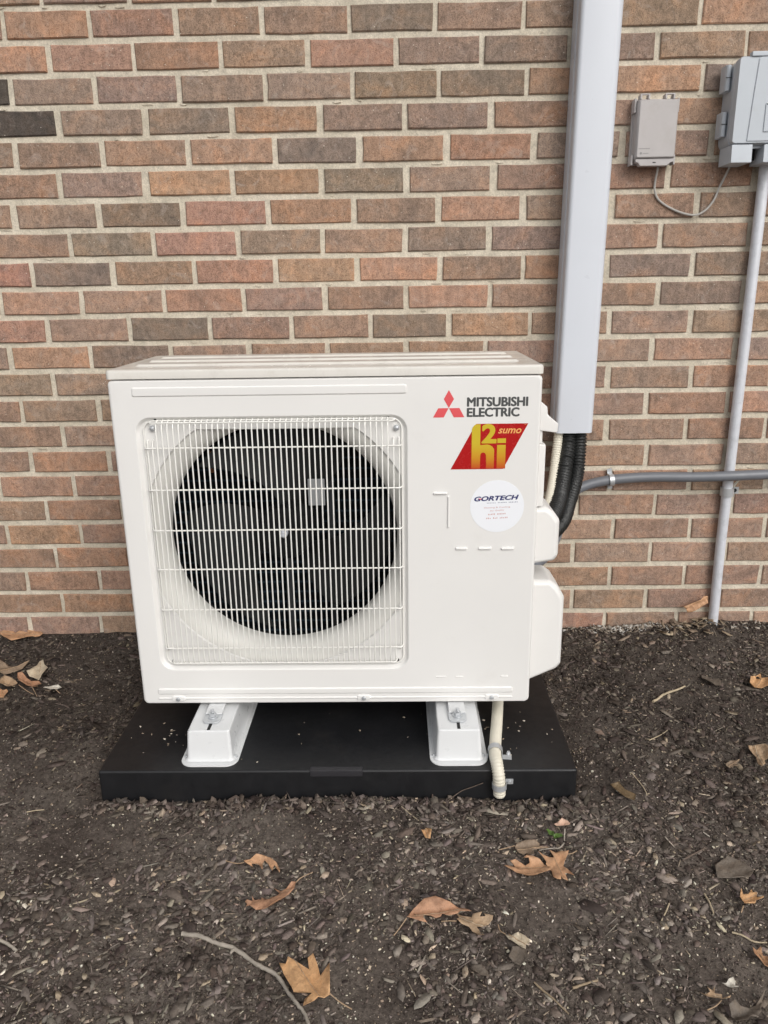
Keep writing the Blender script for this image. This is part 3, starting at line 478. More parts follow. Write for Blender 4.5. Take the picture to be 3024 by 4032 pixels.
PAL = dict(brown=(0.335, 0.232, 0.175), tan=(0.360, 0.242, 0.178), grey=(0.318, 0.230, 0.178), dark=(0.268, 0.203, 0.160), red=(0.410, 0.245, 0.178), orange=(0.395, 0.252, 0.175), sooty=(0.105, 0.088, 0.073))
def tone_of(row, x0, x1, r):
    for k, x, t in TONES:
        if k == row and x0 <= x <= x1: base = PAL[t]; break
    else:
        base = PAL[r.choices(['brown', 'tan', 'grey', 'dark', 'red', 'orange'], [38, 28, 18, 3 if row < 14 else 0.5, 1.5, 11])[0]]
        if row >= 14: base = tuple(0.5 * a + 0.5 * b for a, b in zip(base, PAL['tan']))
    k = r.uniform(0.88, 1.10); return (base[0] * k, base[1] * k * r.uniform(.97, 1.03), base[2] * k * r.uniform(.95, 1.05), 1)
br = random.Random(3); far = MB(); far_cols = []; wo = world_off(wall)
for row in range(-22, 27):
    zc = (22 - row) * CO + CO / 2
    if zc > 2.42 or zc < -0.2: continue
    if 0 <= row < len(JOINTS): js = list(JOINTS[row])
    else: js = [(-1.2 + (0.1 if row % 2 else 0) + br.uniform(-.012, .012)) + 0.2032 * i for i in range(12)]
    while js[0] > -3.5: js.insert(0, js[0] - 0.2032)
    while js[-1] < 3.5: js.append(js[-1] + 0.2032)
    jw = 0.0120 if row in (0, 1, 2, 3) else 0.0160 if row in (4, 5, 6, 7) else 0.0115 if row > 17 else 0.0138
    for a, b in zip(js, js[1:]):
        w = b - a - jw * br.uniform(.85, 1.15); xc = (a + b) / 2 + br.uniform(-.001, .001)
        if a < -3.55 or b > 3.55: continue
        t = tone_of(row, a, b, br); dz = br.uniform(-.0011, .0011); rot = br.uniform(-.004, .004); dy = br.uniform(-.0014, .0016)
        if 0 <= row <= 24 and b > -1.09 and a < 1.09:
            o = bpy.data.objects.new('brick', shapes[br.randrange(14)]); C.objects.link(o); o.parent = wall
            o.location = Vector((xc, dy, zc + dz)) - wo; o.scale = (w / 0.19, 1, br.uniform(.985, 1.015)); o.rotation_euler = (0, rot, 0); o.color = t
        else:
            me_ = shapes[br.randrange(14)]; vs = [(v.co.x * w / 0.19 + xc, v.co.y + dy, v.co.z + zc + dz) for v in me_.vertices]
            far.add(vs, [tuple(p.vertices) for p in me_.polygons]); far_cols += [t] * len(vs)
fo = obj('brick_field', far, MAT['brick_far'], wall, smooth=False); tag(fo, kind='stuff')
at = fo.data.color_attributes.new('tone', 'FLOAT_COLOR', 'POINT'); at.data.foreach_set('color', np.array(far_cols, dtype=np.float32).ravel())
# a narrow strip of mortar smears and snots sticking out of the joints
sm = MB()
for _ in range(90):
    row = br.randrange(0, 24); z = (23 - row) * CO + br.uniform(-.003, .003); x = br.uniform(-1.05, 1.05); L = br.uniform(.006, .03)
    pts = [(x + L * math.cos(a) * br.uniform(.6, 1), z + 0.004 * math.sin(a) * br.uniform(.5, 1)) for a in [i * math.pi / 4 for i in range(8)]]
    sm.loops([[(px, 0.009, pz) for px, pz in pts], [(x + (px - x) * .6, br.uniform(.002, .0045), z + (pz - z) * .6) for px, pz in pts]], False, True)
so = obj('mortar_smears', sm, MAT['mortar'], wall); tag(so, kind='stuff')

# unseen overhang added above the wall to shade the lid and nearby soil
ev = MB().box(-3.7, 3.7, -0.55, 0.12, 2.46, 2.62); eo = obj('shade_eave', ev, plain('shade_eave_paint', (0.55, 0.54, 0.52), 0.6), bevel=.01); tag(eo, kind='structure')

# ---------------------------------------------------------------- equipment pad
pad = MB().box(PX0, PX1, PYF, PYB, PZB, PZT)
po = obj('equipment_pad', pad, MAT['pad'], bevel=0.005, seg=3)
tag(po, 'black plastic equipment pad lying in the mulch under the outdoor unit', 'pad')
obj('lifting_tab', MB().box(-0.185, -0.077, PYF - 0.003, PYF + 0.012, PZT - 0.013, PZT + 0.002), plain('worn_black_plastic', (.028, .027, .031), .45, bstr=.1), po, bevel=0.002)

# ---------------------------------------------------------------- stands
def stand():
    s = thing('mounting_stand', None, 'stand', (-0.398, -0.33, PZT), 'white stands under the outdoor unit')
    cx = -0.398; y0, y1 = -0.607, -0.06
    zt = -0.006
    fl = MB(); out = rrect(cx - 0.060, cx + 0.060, y0, y1, 0.026, 6)
    fl.loops([[(x, y, PZT) for x, y in out], [(x, y, PZT + 0.003) for x, y in out]], True, True)
    obj('base_flange', fl, MAT['stand'], s, bevel=0.001)
    b = MB()
    def ring(hx, ya, yb, r, z): return [(x, y, z) for x, y in rrect(cx - hx, cx + hx, ya, yb, r, 4)]
    b.loops([ring(0.053, y0 + 0.014, y1 - 0.014, 0.012, PZT + 0.0035), ring(0.048, y0 + 0.019, y1 - 0.019, 0.008, PZT + 0.009), ring(0.0445, y0 + 0.026, y1 - 0.026, 0.006, zt - 0.004), ring(0.041, y0 + 0.031, y1 - 0.031, 0.006, zt)], False, True)
    obj('channel', b, MAT['stand'], s, angle=50, wn=True)
    sl = MB().box(cx - 0.0032, cx + 0.0032, y0 + 0.0300, -0.548, zt - 0.0004, zt + 0.0006)
    obj('slot', sl, MAT['black'], s, smooth=False)
    pl = MB(); o2 = rrect(cx - 0.019, cx + 0.019, -0.556, -0.512, 0.012, 4)
    pl.loops([[(x, y, zt + .0008) for x, y in o2], [(x, y, zt + 0.005) for x, y in o2]], True, True)
    p = obj('anchor_plate', pl, MAT['zinc'], s, bevel=0.001)
    nb = MB(); hexp = [(cx + 0.008 * math.cos(i * math.pi / 3), -0.534 + 0.008 * math.sin(i * math.pi / 3)) for i in range(6)]
    nb.loops([[(x, y, zt + 0.008) for x, y in hexp], [(x, y, zt + 0.014) for x, y in hexp]], True, True)
    nb.tube([(cx, -0.534, zt + 0.0155), (cx, -0.534, zt + 0.022)], 0.004, 10)
    nb.tube([(cx, -0.534, zt + 0.0055), (cx, -0.534, zt + 0.0076)], 0.011, 14)
    obj('anchor_bolt', nb, MAT['zinc'], s)
    for dx in (-0.052, 0.052):
        obj('screw', MB().tube([(cx + dx, -0.575, PZT + 0.003), (cx + dx, -0.575, PZT + 0.0075)], [0.0042, 0.0028], 8), MAT['zinc'], s)
    return s
s1 = stand(); s1['label'] = 'white steel stand farther from the drain hose'
s2 = copy_tree(s1); s2.location.x = 0.122; s2['label'] = 'white steel stand beside the drain hose'

# ---------------------------------------------------------------- outdoor unit
UX0, UX1, UZ0, UZ1, YF, YB = -0.5595, 0.2805, 0.004, 0.7065, -0.4903, -0.160
unit = thing('heat_pump_unit', 'ivory outdoor heat pump unit with round fan behind a wire grille', 'heat pump', ((UX0 + UX1) / 2, -0.325, UZ0))
RX0, RX1, RZ0, RZ1 = -0.5125, 0.0195, 0.0865, 0.6325       # pressed recess round the fan
def lp(x0, x1, z0, z1, r, y): return [(x, y, z) for x, z in rrect(x0, x1, z0, z1, r, 6)]
fp = MB()
fp.loops([lp(UX0, UX1, UZ0, UZ1, 0.010, YF + 0.060), lp(UX0, UX1, UZ0, UZ1, 0.010, YF + 0.008), lp(UX0 + .0008, UX1 - .0008, UZ0 + .0008, UZ1 - .0008, 0.010, YF + 0.004), lp(UX0 + .0028, UX1 - .0028, UZ0 + .002, UZ1 - .002, 0.009, YF + 0.0013),
          lp(UX0 + .007, UX1 - .007, UZ0 + .005, UZ1 - .005, 0.008, YF), lp(RX0 - .002, RX1 + .002, RZ0 - .002, RZ1 + .002, 0.032, YF), lp(RX0, RX1, RZ0, RZ1, 0.030, YF + .0012), lp(RX0 + .003, RX1 - .003, RZ0 + .003, RZ1 - .003, 0.027, YF + .0065), lp(RX0 + .006, RX1 - .006, RZ0 + .006, RZ1 - .006, 0.025, YF + .008)], False, False)
panel = obj('front_panel', fp, MAT['ivory'], unit, angle=40, wn=True)
cab = MB()                                                   # sides, back and floor as one shell open to the front
for (a, b) in (((UX0 + .001, UX0 + .003), None), ((UX1 - .003, UX1 - .001), None)): cab.box(a[0], a[1], YF + .058, YB, UZ0, UZ1)
cab.box(UX0 + .003, UX1 - .003, YB - .002, YB, UZ0, UZ1); cab.box(UX0 + .003, UX1 - .003, YF + .02, YB - .002, UZ0 + .001, UZ0 + .004)
obj('cabinet_shell', cab, MAT['ivory'], unit, smooth=False)
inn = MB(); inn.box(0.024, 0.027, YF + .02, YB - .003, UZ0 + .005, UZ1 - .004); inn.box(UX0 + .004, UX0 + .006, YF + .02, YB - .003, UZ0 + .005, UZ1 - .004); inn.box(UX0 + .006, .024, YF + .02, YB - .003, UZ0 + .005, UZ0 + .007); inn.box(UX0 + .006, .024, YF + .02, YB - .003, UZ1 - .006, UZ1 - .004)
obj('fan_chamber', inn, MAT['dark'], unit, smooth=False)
# lid
lid = MB()
def lidring(g, z, cut=0.03):
    x0, x1, y0, y1 = UX0 - .0015 + g, UX1 + .0015 - g, YF - .0015 + g, YB + g * 0
    y1 = YB - g; r = max(.002, 0.010 - g)
    return [(x, y, z) for x, y in (rrect(x0, x1, y0, y1, r, 4))]
lid.loops([lidring(0.004, 0.7075), lidring(0.0, 0.7083), lidring(0.0, 0.7205), lidring(0.0012, 0.7238), lidring(0.004, 0.7255), lidring(0.012, 0.7262)], True, True)
lo_ = obj('lid', lid, MAT['lid'], unit, angle=30, wn=True)
for yy in (-0.405, -0.318, -0.232):
    r_ = MB(); a = rrect(UX0 + .035, UX1 - .035, yy - .026, yy + .026, .012, 4); b_ = rrect(UX0 + .041, UX1 - .041, yy - .020, yy + .020, .008, 4)
    r_.loops([[(x, y, .7258) for x, y in a], [(x, y, .7300) for x, y in b_]], False, True); obj('pressed_rib', r_, MAT['lid'], lo_, angle=25)
# pressed bars on the front
def bar(name, x0, x1, z0, z1, h=0.0022, r=0.004, m='ivory', par=None):
    mb = MB(); e = min(0.003, (z1 - z0) * .35)
    mb.loops([[(x, YF + .0002, z) for x, z in rrect(x0, x1, z0, z1, min(r, (z1 - z0) * .45), 3)], [(x, YF - h * .75, z) for x, z in rrect(x0 + e * .6, x1 - e * .6, z0 + e * .6, z1 - e * .6, min(r, (z1 - z0) * .3), 3)], [(x, YF - h, z) for x, z in rrect(x0 + e, x1 - e, z0 + e, z1 - e, min(r, (z1 - z0) * .12), 3)]], False, True)
    return obj(name, mb, MAT[m], par or panel, angle=50, wn=True)
bar('pressed_bar', -0.5131, 0.0204, 0.6735, 0.6925, 0.0022)
bar('pressed_bar', -0.5255, 0.2440, 0.0275, 0.0425, 0.0026)
bar('pressed_bar', -0.5255, 0.2440, 0.0150, 0.0205, 0.0020)
for sx in (-0.4815, -0.0775, 0.1990):
    b_ = bar('screw_boss', sx - .016, sx + .016, 0.0105, 0.0245, 0.0032, 0.006)
    sc = MB().tube([(sx, YF - .0030, .0175), (sx, YF - .0052, .0175), (sx, YF - .0062, .0175)], [.0050, .0048, .0025], 12); obj('screw', sc, MAT['zinc'], unit)
for x0, x1, z in ((0.071, 0.0995, 0.4742), (0.1165, 0.1415, 0.3573), (0.163, 0.191, 0.3570), (0.209, 0.237, 0.3565)): bar('knockout_ridge', x0, x1, z - .0030, z + .0030, .0040, .002)
bar('knockout_ridge', 0.1003, 0.1040, 0.401, 0.470, .0030, .0015)
for x0, x1 in ((0.0781, 0.1005), (0.1202, 0.1372), (0.2173, 0.2330)): bar('knockout_ridge', x0, x1, .0650, .0680, .0016, .001)
# the recess floor with the opening in front of the fan ring
CX, CZ, RI, RO = -0.2400, 0.3735, 0.2385, 0.2830
fl = MB(); N = 160; inner = []; outer = []
hx0, hx1, hz0, hz1 = RX0 + .006, RX1 - .006, RZ0 + .006, RZ1 - .006
for i in range(N):
    a = 2 * math.pi * i / N; ca, sa = math.cos(a), math.sin(a)
    ro = min(((hx1 - CX) / ca) if ca > 1e-6 else ((hx0 - CX) / ca) if ca < -1e-6 else 9, ((hz1 - CZ) / sa) if sa > 1e-6 else ((hz0 - CZ) / sa) if sa < -1e-6 else 9)
    rr = min(RO, ro * 0.985)
    if sa > 0: rr = min(rr, (0.608 - CZ) / sa)
    for (px, pz, qx, qz) in ((-0.431, 0.608, -0.497, 0.546), (0.012, 0.540, -0.073, 0.608)):
        nx_, nz_ = (qz - pz), -(qx - px); nl = math.hypot(nx_, nz_); nx_, nz_ = nx_ / nl, nz_ / nl
        d0 = (px - CX) * nx_ + (pz - CZ) * nz_
        if d0 < 0: nx_, nz_, d0 = -nx_, -nz_, -d0
        dn = ca * nx_ + sa * nz_
        if dn > 1e-6: rr = min(rr, d0 / dn)
    inner.append((CX + rr * ca, CZ + rr * sa)); outer.append((CX + ro * ca, CZ + ro * sa))
fl.loops([[(x, YF + .0082, z) for x, z in outer], [(x, YF + .0082, z) for x, z in inner], [(CX + (x - CX) * .992, YF + .011, CZ + (z - CZ) * .992) for x, z in inner]], False, False)
obj('recess_floor', fl, MAT['ivory'], panel, angle=30)
bl = MB(); prof = []
for k in range(11):
    t = k / 10; r = RI + (RO + .012 - RI) * (1 - math.sin(t * math.pi / 2)); y = YF + .0115 + .046 * (1 - math.cos(t * math.pi / 2)); prof.append((r, y))
prof.append((RI, YF + .066))
bl.loops([[(CX + r * math.cos(2 * math.pi * i / 128), y, CZ + r * math.sin(2 * math.pi * i / 128)) for i in range(128)] for r, y in prof], False, False)
obj('fan_ring', bl, MAT['bell'], unit, angle=60)
bk = MB(); N2 = 96                                      # black collar behind the ring closes the chamber
bk.loops([[(CX + r * math.cos(2 * math.pi * i / N2), y, CZ + r * math.sin(2 * math.pi * i / N2)) for i in range(N2)] for r, y in ((RI + .001, YF + .066), (RI + .004, YF + .085), (RI + .030, YF + .0855))], False, False)
obj('fan_collar', bk, MAT['dark'], unit, angle=60)
# fan
hub = MB(); hub.loops([[(CX + r * math.cos(2 * math.pi * i / 40), y, CZ + r * math.sin(2 * math.pi * i / 40)) for i in range(40)] for r, y in ((.058, YF + .125), (.060, YF + .072), (.056, YF + .062), (.030, YF + .058), (.016, YF + .060))], True, True)
ho = obj('fan_hub', hub, MAT['hub'], unit)
obj('hub_nut', MB().tube([(CX, YF + .061, CZ + .003), (CX, YF + .046, CZ + .003), (CX, YF + .042, CZ + .003)], [.0085, .0082, .005], 12), MAT['emt'], ho)
for k, a0 in enumerate((172, 292, 52)):
    bd = MB(); ra, aa = 12, 14; top = []; bot = []
    for i in range(ra + 1):
        u = i / ra; r = 0.050 + u * 0.178
        for j in range(aa + 1):
            w = j / aa; span = 52 + 34 * math.sin(u * 1.6); lead = 16 * u * u
            a = math.radians(a0 + lead + span * (w - 0.15)); y = YF + .078 + (0.095 - .02 * u) * (1 - w) + 0.012 * math.sin(w * math.pi) * (1 - u)
            edge = 0.006 * max(0, u - .9) / .1 * 0
            top.append((CX + r * math.cos(a), y, CZ + r * math.sin(a))); bot.append((CX + r * math.cos(a), y + .003, CZ + r * math.sin(a)))
    n1 = aa + 1; f = []
    for i in range(ra):
        for j in range(aa): f.append((i * n1 + j, i * n1 + j + 1, (i + 1) * n1 + j + 1, (i + 1) * n1 + j))
    T = len(top); f2 = [tuple(T + q for q in fc[::-1]) for fc in f]; rim = [i for i in range(n1)] + [i * n1 + aa for i in range(1, ra + 1)] + [ra * n1 + j for j in range(aa - 1, -1, -1)] + [i * n1 for i in range(ra - 1, 0, -1)]
    f3 = [(rim[i], rim[(i + 1) % len(rim)], T + rim[(i + 1) % len(rim)], T + rim[i]) for i in range(len(rim))]
    bd.add(top + bot, f + f2 + f3); obj('fan_blade', bd, MAT['black_in'], unit, angle=50)
# heat exchanger, bracket posts, copper bends, motor plate
obj('heat_exchanger', MB().box(UX0 + .01, 0.022, YB - .032, YB - .012, UZ0 + .012, UZ1 - .012), MAT['fins'], unit, smooth=False)
for x in (-0.268, -0.158): obj('motor_bracket', MB().box(x - .008, x + .008, YB - .060, YB - .040, UZ0 + .006, UZ1 - .01), MAT['post'], unit, bevel=.002)
mt = obj('fan_motor', MB().tube([(CX + .02, YF + .13, CZ), (CX + .02, YB - .062, CZ)], .048, 32), MAT['dark'], unit)
obj('motor_plate', MB().box(-0.195, -0.158, YF + .128, YF + .131, 0.415, 0.475), plain('brushed_plate', (.42, .43, .44), .4, .3), mt, bevel=.008)
for i in range(6): obj('copper_bend', MB().disc_y(-0.447 + .001 * i, 0.565 - .0215 * i, .0055, YB - .038, YB - .030, 10), MAT['copper'], unit)
# wire guard
YG = YF - .010
gd = MB(); frame = [Vector((x, YF + .004, z)) for x, z in rrect(-0.4985, 0.0095, 0.098, 0.626, .020, 5)]; gd.tube(frame + [frame[0]], .0014, 6, False)
guard = obj('fan_guard', gd, MAT['wire'], unit)
NV = 46; xs = [-0.4920 + i * (0.0040 + 0.4920) / (NV - 1) for i in range(NV)]
for i, x in enumerate(xs):
    ztop = 0.6275 if -0.476 < x < -0.016 else 0.588
    zb = 0.1010 if -0.488 < x < 0.0 else 0.132
    e = min(i, NV - 1 - i); yy = YG + (0.0075 if e == 0 else 0.003 if e == 1 else 0)
    pts = [(x, YF + .006, ztop), (x, YF + .000, ztop - .002), (x, yy + .003, ztop - .007), (x, yy, ztop - .018), (x, yy, zb + .018), (x, yy + .003, zb + .007), (x, YF, zb + .002), (x, YF + .006, zb)]
    obj('wire', MB().tube(pts, .00142, 6), MAT['wire'], guard, angle=60)
for z in (0.6235, 0.5735, 0.4885, 0.4035, 0.3195, 0.2295, 0.1410, 0.1060):
    x0, x1 = (-0.4985, 0.0095) if 0.11 < z < 0.6 else (-0.486, -0.004); yw = YG + .0028; 
    pts = [(x0, YF + .006, z), (x0 + .0015, YF - .001, z), (x0 + .005, yw - .001, z), (x0 + .012, yw, z), (x1 - .012, yw, z), (x1 - .005, yw - .001, z), (x1 - .0015, YF - .001, z), (x1, YF + .006, z)]
    obj('wire', MB().tube(pts, .0017, 6), MAT['wire'], guard, angle=60)
for sx, sz in ((-0.0008, 0.6068), (-0.4805, 0.6115)):
    obj('screw', MB().tube([(sx, YF + .008, sz), (sx, YF + .0035, sz), (sx, YF + .0005, sz), (sx, YF - .0005, sz)], [.0062, .0060, .0040, .0015], 14), MAT['zinc'], unit)
    obj('screw_washer', MB().tube([(sx, YF + .0083, sz), (sx, YF + .0070, sz)], .0092, 18), MAT['ivory'], unit)
for sx, sz in ((-0.0172, .6265), (-.474, .6300), (-.4863, .1045), (-.0024, .1037)): obj('guard_slot', MB().box(sx - .0022, sx + .0022, YF + .0055, YF + .0079, sz - .0024, sz + .0024), MAT['black'], panel, smooth=False)
# print on the front
Y1 = YF - .0004; em = MB()
for pts in ([(0.1007, 0.6796), (0.1108, 0.6622), (0.1010, 0.6450), (0.0912, 0.6622)], [(0.1005, 0.6447), (0.0804, 0.6447), (0.0706, 0.6267), (0.0912, 0.6267)], [(0.1013, 0.6447), (0.1214, 0.6447), (0.1312, 0.6267), (0.1106, 0.6267)]): em.poly_y(pts, Y1, Y1 + .0003)
obj('three_diamond_emblem', em, MAT['logo_red'], unit, smooth=False)
text_part('brand_lettering', 'MITSUBISHI', 0.1368, 0.2526, 0.6475, 0.6645, Y1, MAT['ink'], unit, bold=.0, heavy=.0011)
text_part('brand_lettering', 'ELECTRIC', 0.1368, 0.2366, 0.6275, 0.6441, Y1, MAT['ink'], unit, bold=.0, heavy=.0011)
dec = obj('red_decal', MB().poly_y([(0.1490, 0.6040), (0.1545, 0.6133), (0.2554, 0.6133), (0.2088, 0.5230), (0.1054, 0.5230)], Y1, Y1 + .0003), MAT['decal_red'], unit, smooth=False)
Y2 = Y1 - .0003
def arc(cx, cz, rx, rz, a0, a1, n=8): return [(cx + rx * math.cos(math.radians(a0 + (a1 - a0) * i / n)), cz + rz * math.sin(math.radians(a0 + (a1 - a0) * i / n))) for i in range(n + 1)]
def flat(name, outline, y, m, par):
    tri = tessellate_polygon([[Vector((x, z, 0)) for x, z in outline]]); mb = MB(); mb.add([(x, y, z) for x, z in outline], [tuple(t) for t in tri])
    o = obj(name, mb, m, par, smooth=False); return o
hpoly = [(0.1462, 0.5240), (0.1462, 0.6025)] + [(0.1482, 0.6075), (0.1515, 0.6110), (0.1550, 0.6126), (0.1629, 0.6126), (0.1629, 0.5712)] + arc(0.1755, 0.5590, .0150, .0135, 95, 0, 8) + [(0.1906, 0.5240), (0.1755, 0.5240), (0.1748, 0.5500)] + arc(0.1690, 0.5502, .0056, .0064, 0, 180, 8)[1:] + [(0.1632, 0.5240)]
flat('decal_letter', hpoly, Y2, MAT['gold'], dec)
flat('decal_letter', [(0.1960, 0.5240), (0.1960, 0.5713), (0.2128, 0.5713), (0.2130, 0.5240)], Y2, MAT['gold'], dec)
flat('decal_letter', [(0.1964, 0.5751), (0.1964, 0.5842), (0.2130, 0.5842), (0.2130, 0.5751)], Y2, MAT['gold'], dec)
text_part('decal_letter', '2', 0.1668, 0.1933, 0.5754, 0.6122, Y2, MAT['gold'], dec, bold=.02, heavy=.0014)
text_part('decal_letter', 'sumo', 0.1973, 0.2428, 0.5938, 0.6038, Y2, MAT['sumo'], dec, bold=.02, shear=.3)
text_part('decal_letter', 'TM', 0.2478, 0.2512, 0.6103, 0.6120, Y2, MAT['sumo'], dec, bold=.01)
stk = obj('round_sticker', MB().disc_y(0.1993, 0.4460, 0.0540, Y1, Y1 + .0003, 64), MAT['sticker'], unit)
text_part('sticker_print', 'GORTECH', 0.1540, 0.2413, 0.4570, 0.4660, Y2, MAT['navy'], stk, bold=.0, shear=.25, slope=.0035, heavy=.0008)
flat('sticker_print', [(0.1606, 0.4629), (0.1698, 0.4625), (0.1650, 0.4605)], Y2 - .0002, MAT['logo_red'], stk)
def worn_line(words, x0, x1, z, h, m):                      # print too small to read: rows of short strokes
    mb = MB(); r = random.Random(words[0] * 7 + len(words)); tot = sum(words) + len(words) - 1; u = (x1 - x0) / tot; k = 0
    for w_ in words:
        for _ in range(w_):
            xa = x0 + k * u; dz = .0020 * (xa - x0) / (x1 - x0); hh = h * r.uniform(.6, 1)
            mb.add([(xa + u * .12, Y2, z + dz), (xa + u * .62, Y2, z + dz), (xa + u * .62, Y2, z + dz + hh), (xa + u * .12, Y2, z + dz + hh)], [(0, 1, 2, 3)]); k += 1
        k += 1
    return obj('sticker_print', mb, MAT[m], stk, smooth=False)
worn_line([6, 6, 6], 0.1784, 0.2410, 0.4524, .0016, 'navy'); worn_line([5, 6], .1815, .2175, .4278, .0032, 'faint_red'); worn_line([3, 3, 5], .1781, .2219, .4196, .0032, 'faint_red')
for s_, a, b_, z in (('Heating & Cooling', .1734, .2255, .4410), ('Air Quality', .1852, .2137, .4346)):
    text_part('sticker_print', s_, a, b_, z, z + .0036, Y2, MAT['faint_red'], stk, bold=.0, slope=.0020)
# covers on the side
def cover(name, z0, z1, x1, y0, y1, chz, chx, m='ivory', low=0.0):
    X0 = UX1 - .001
    prof_f = [(X0, z0), (x1 - chx * .25, z0 + low), (x1, z0 + low + .012), (x1, z1 - chz), (x1 - chx * .5, z1 - chz * .32), (x1 - chx, z1), (X0, z1)]
    ins = [(X0, z0 + .004), (x1 - chx * .25 - .008, z0 + low + .004), (x1 - .008, z0 + low + .015), (x1 - .008, z1 - chz - .004), (x1 - chx * .5 - .006, z1 - chz * .32 - .006), (x1 - chx - .002, z1 - .007), (X0, z1 - .007)]
    mb = MB().loops([[(x, y0, z) for x, z in ins], [(x, y0 + .010, z) for x, z in prof_f], [(x, y1, z) for x, z in prof_f]], True, True)
    return obj(name, mb, MAT[m], unit, bevel=.004, seg=2, angle=45, limit=25)
cover('valve_cover', 0.293, 0.4215, 0.3440, -0.42, -0.315, 0.030, 0.030, low=.008)
cover('terminal_cover', 0.011, 0.2560, 0.3625, -0.42, -0.315, 0.040, 0.034, low=.032)
hd = MB().poly_y([(UX1 - .001, .5870), (.3280, .5800), (.3292, .5990), (.3072, .6172), (.3055, .6335), (.2930, .6440), (UX1 - .001, .6440)], -0.42, -0.34); obj('lifting_handle', hd, MAT['ivory'], unit, bevel=.003)
obj('side_panel_lip', MB().box(UX1 - .001, .3060, -0.42, -0.36, .4230, .5570), MAT['ivory'], unit, bevel=.004)
obj('side_panel_lip', MB().box(UX1 - .001, .2990, -0.415, -0.36, .5572, .5868), MAT['ivory'], unit, bevel=.003)
for fx in (-0.398, 0.122):
    for fy, sg in ((YF + .004, -1), (YB - .004, 1)):
        y0, y1 = sorted((fy, fy + sg * .040)); obj('mounting_foot', MB().box(fx - .0175, fx + .0175, y0, y1, -.0006, .0030) if sg > 0 else MB().box(fx - .0175, fx + .0175, y0, y1, -.0006, .0030), MAT['stand'], unit, bevel=.001)

# ---------------------------------------------------------------- drain hose at the front
P, rs = ribbed([(0.2310, -0.375, 0.006), (0.2265, -0.399, -0.048), (0.2150, -0.470, -0.058), (0.2040, -0.535, -0.060), (0.1965, -0.590, -0.060), (0.1965, -0.618, -0.062), (0.1985, -0.634, -0.078), (0.2002, -0.6345, -0.104), (0.2010, -0.6345, -0.124)], .0122, .0056, .045, 16)
dh = obj('drain_hose', MB().tube(P, rs, 16), MAT['hose'], angle=70); tag(dh, 'cream corrugated drain hose running over the front of the black pad', 'hose')
st = MB()
def strap(cx, cy, cz, ax, r, wdt, tabx, up, one=False):                # half ring of sheet metal with two tabs, lying on the plane normal to up
    mb = MB(); ax = Vector(ax).normalized(); up = Vector(up).normalized(); sd = ax.cross(up); c0 = Vector((cx, cy, cz)); th = .0012
    sec = []
    pts = [(-tabx, -r * .98), (-r * 1.05, -r * .98)] + [(r * math.cos(math.radians(a)), r * math.sin(math.radians(a))) for a in range(200, -21, -20)] + [(r * 1.05, -r * .98), (tabx, -r * .98)]
    if one: pts = pts[2:]
    L = []
    for u, h in pts: 
        nrm = Vector((u, h)).normalized() if abs(u) < r * 1.02 and h > -r * .9 else Vector((0, 1))
        a = c0 + sd * u + up * h; b = c0 + sd * (u + nrm.x * th) + up * (h + nrm.y * th)
        L.append([a - ax * wdt / 2, a + ax * wdt / 2, b + ax * wdt / 2, b - ax * wdt / 2])
    return mb.loops(L, True, True)
obj('hose_strap', strap(0.1985, -0.575, -0.0605, (0.12, 1, 0), .0142, .015, .034, (0, 0, 1)), MAT['zinc'], dh)
obj('hose_strap', strap(0.2002, -0.6345, -0.101, (0, 0, 1), .0138, .012, .030, (0, -1, 0), True), MAT['zinc'], dh)
obj('screw', MB().tube([(0.2275, -0.566, -0.0735), (0.2275, -0.566, -0.068)], [.005, .003], 8), MAT['zinc'], dh)
obj('screw', MB().tube([(0.2220, -0.6210, -0.101), (0.2220, -0.6260, -0.101)], [.005, .003], 8), MAT['zinc'], dh)

# ---------------------------------------------------------------- line set cover and pipes
lc = MB()
def lcsec(z, g=0.0):
    x0, x1 = 0.3945 + g, 0.4890 - g; yf = -0.079 + g; r1, r2 = .010, .016
    pts = [(x0, -0.002), (x0, -0.044), (x0 + .0012, -0.047), (x0 + .0012, yf + r1)]
    pts += [(x0 + .0012 + r1 - r1 * math.cos(math.radians(a)), yf + r1 - r1 * math.sin(math.radians(a))) for a in (18, 36, 54, 72, 90)]
    pts += [(x1 - r2 + r2 * math.sin(math.radians(a)), yf + r2 - r2 * math.cos(math.radians(a))) for a in (0, 15, 30, 45, 60, 75, 90)]
    pts += [(x1, -0.047), (x1 + .0012, -0.044), (x1 + .0012, -0.002)]
    return [(x + (z - 0.515) * 0.0108, y, z) for x, y in pts]
lc.loops([lcsec(0.515, .003), lcsec(0.515), lcsec(2.455)], False, True); lc.loops([lcsec(0.5152, .003), lcsec(0.62, .003)], False, True)
lco = obj('line_set_cover', lc, MAT['cover'], angle=40); tag(lco, 'tall white plastic line cover running up the brick wall', 'pipe cover')
sm_ = MB().loops([[(x + (z - .515) * .0108, y, z) for x, y in ((.3940, -.0465), (.3962, -.0465), (.3962, -.0445), (.3940, -.0445))] for z in (.516, 2.45)]); obj('cover_seam', sm_, MAT['cover'], lco)
def pipe(name, path, r, pitch, depth, m, label, cat, n=14, dirty=0.0, group=None):
    P, rs = ribbed(path, r, pitch, depth, n, dirty); o = obj(name, MB().tube(P, rs, n), MAT[m], angle=75); return tag(o, label, cat, group)
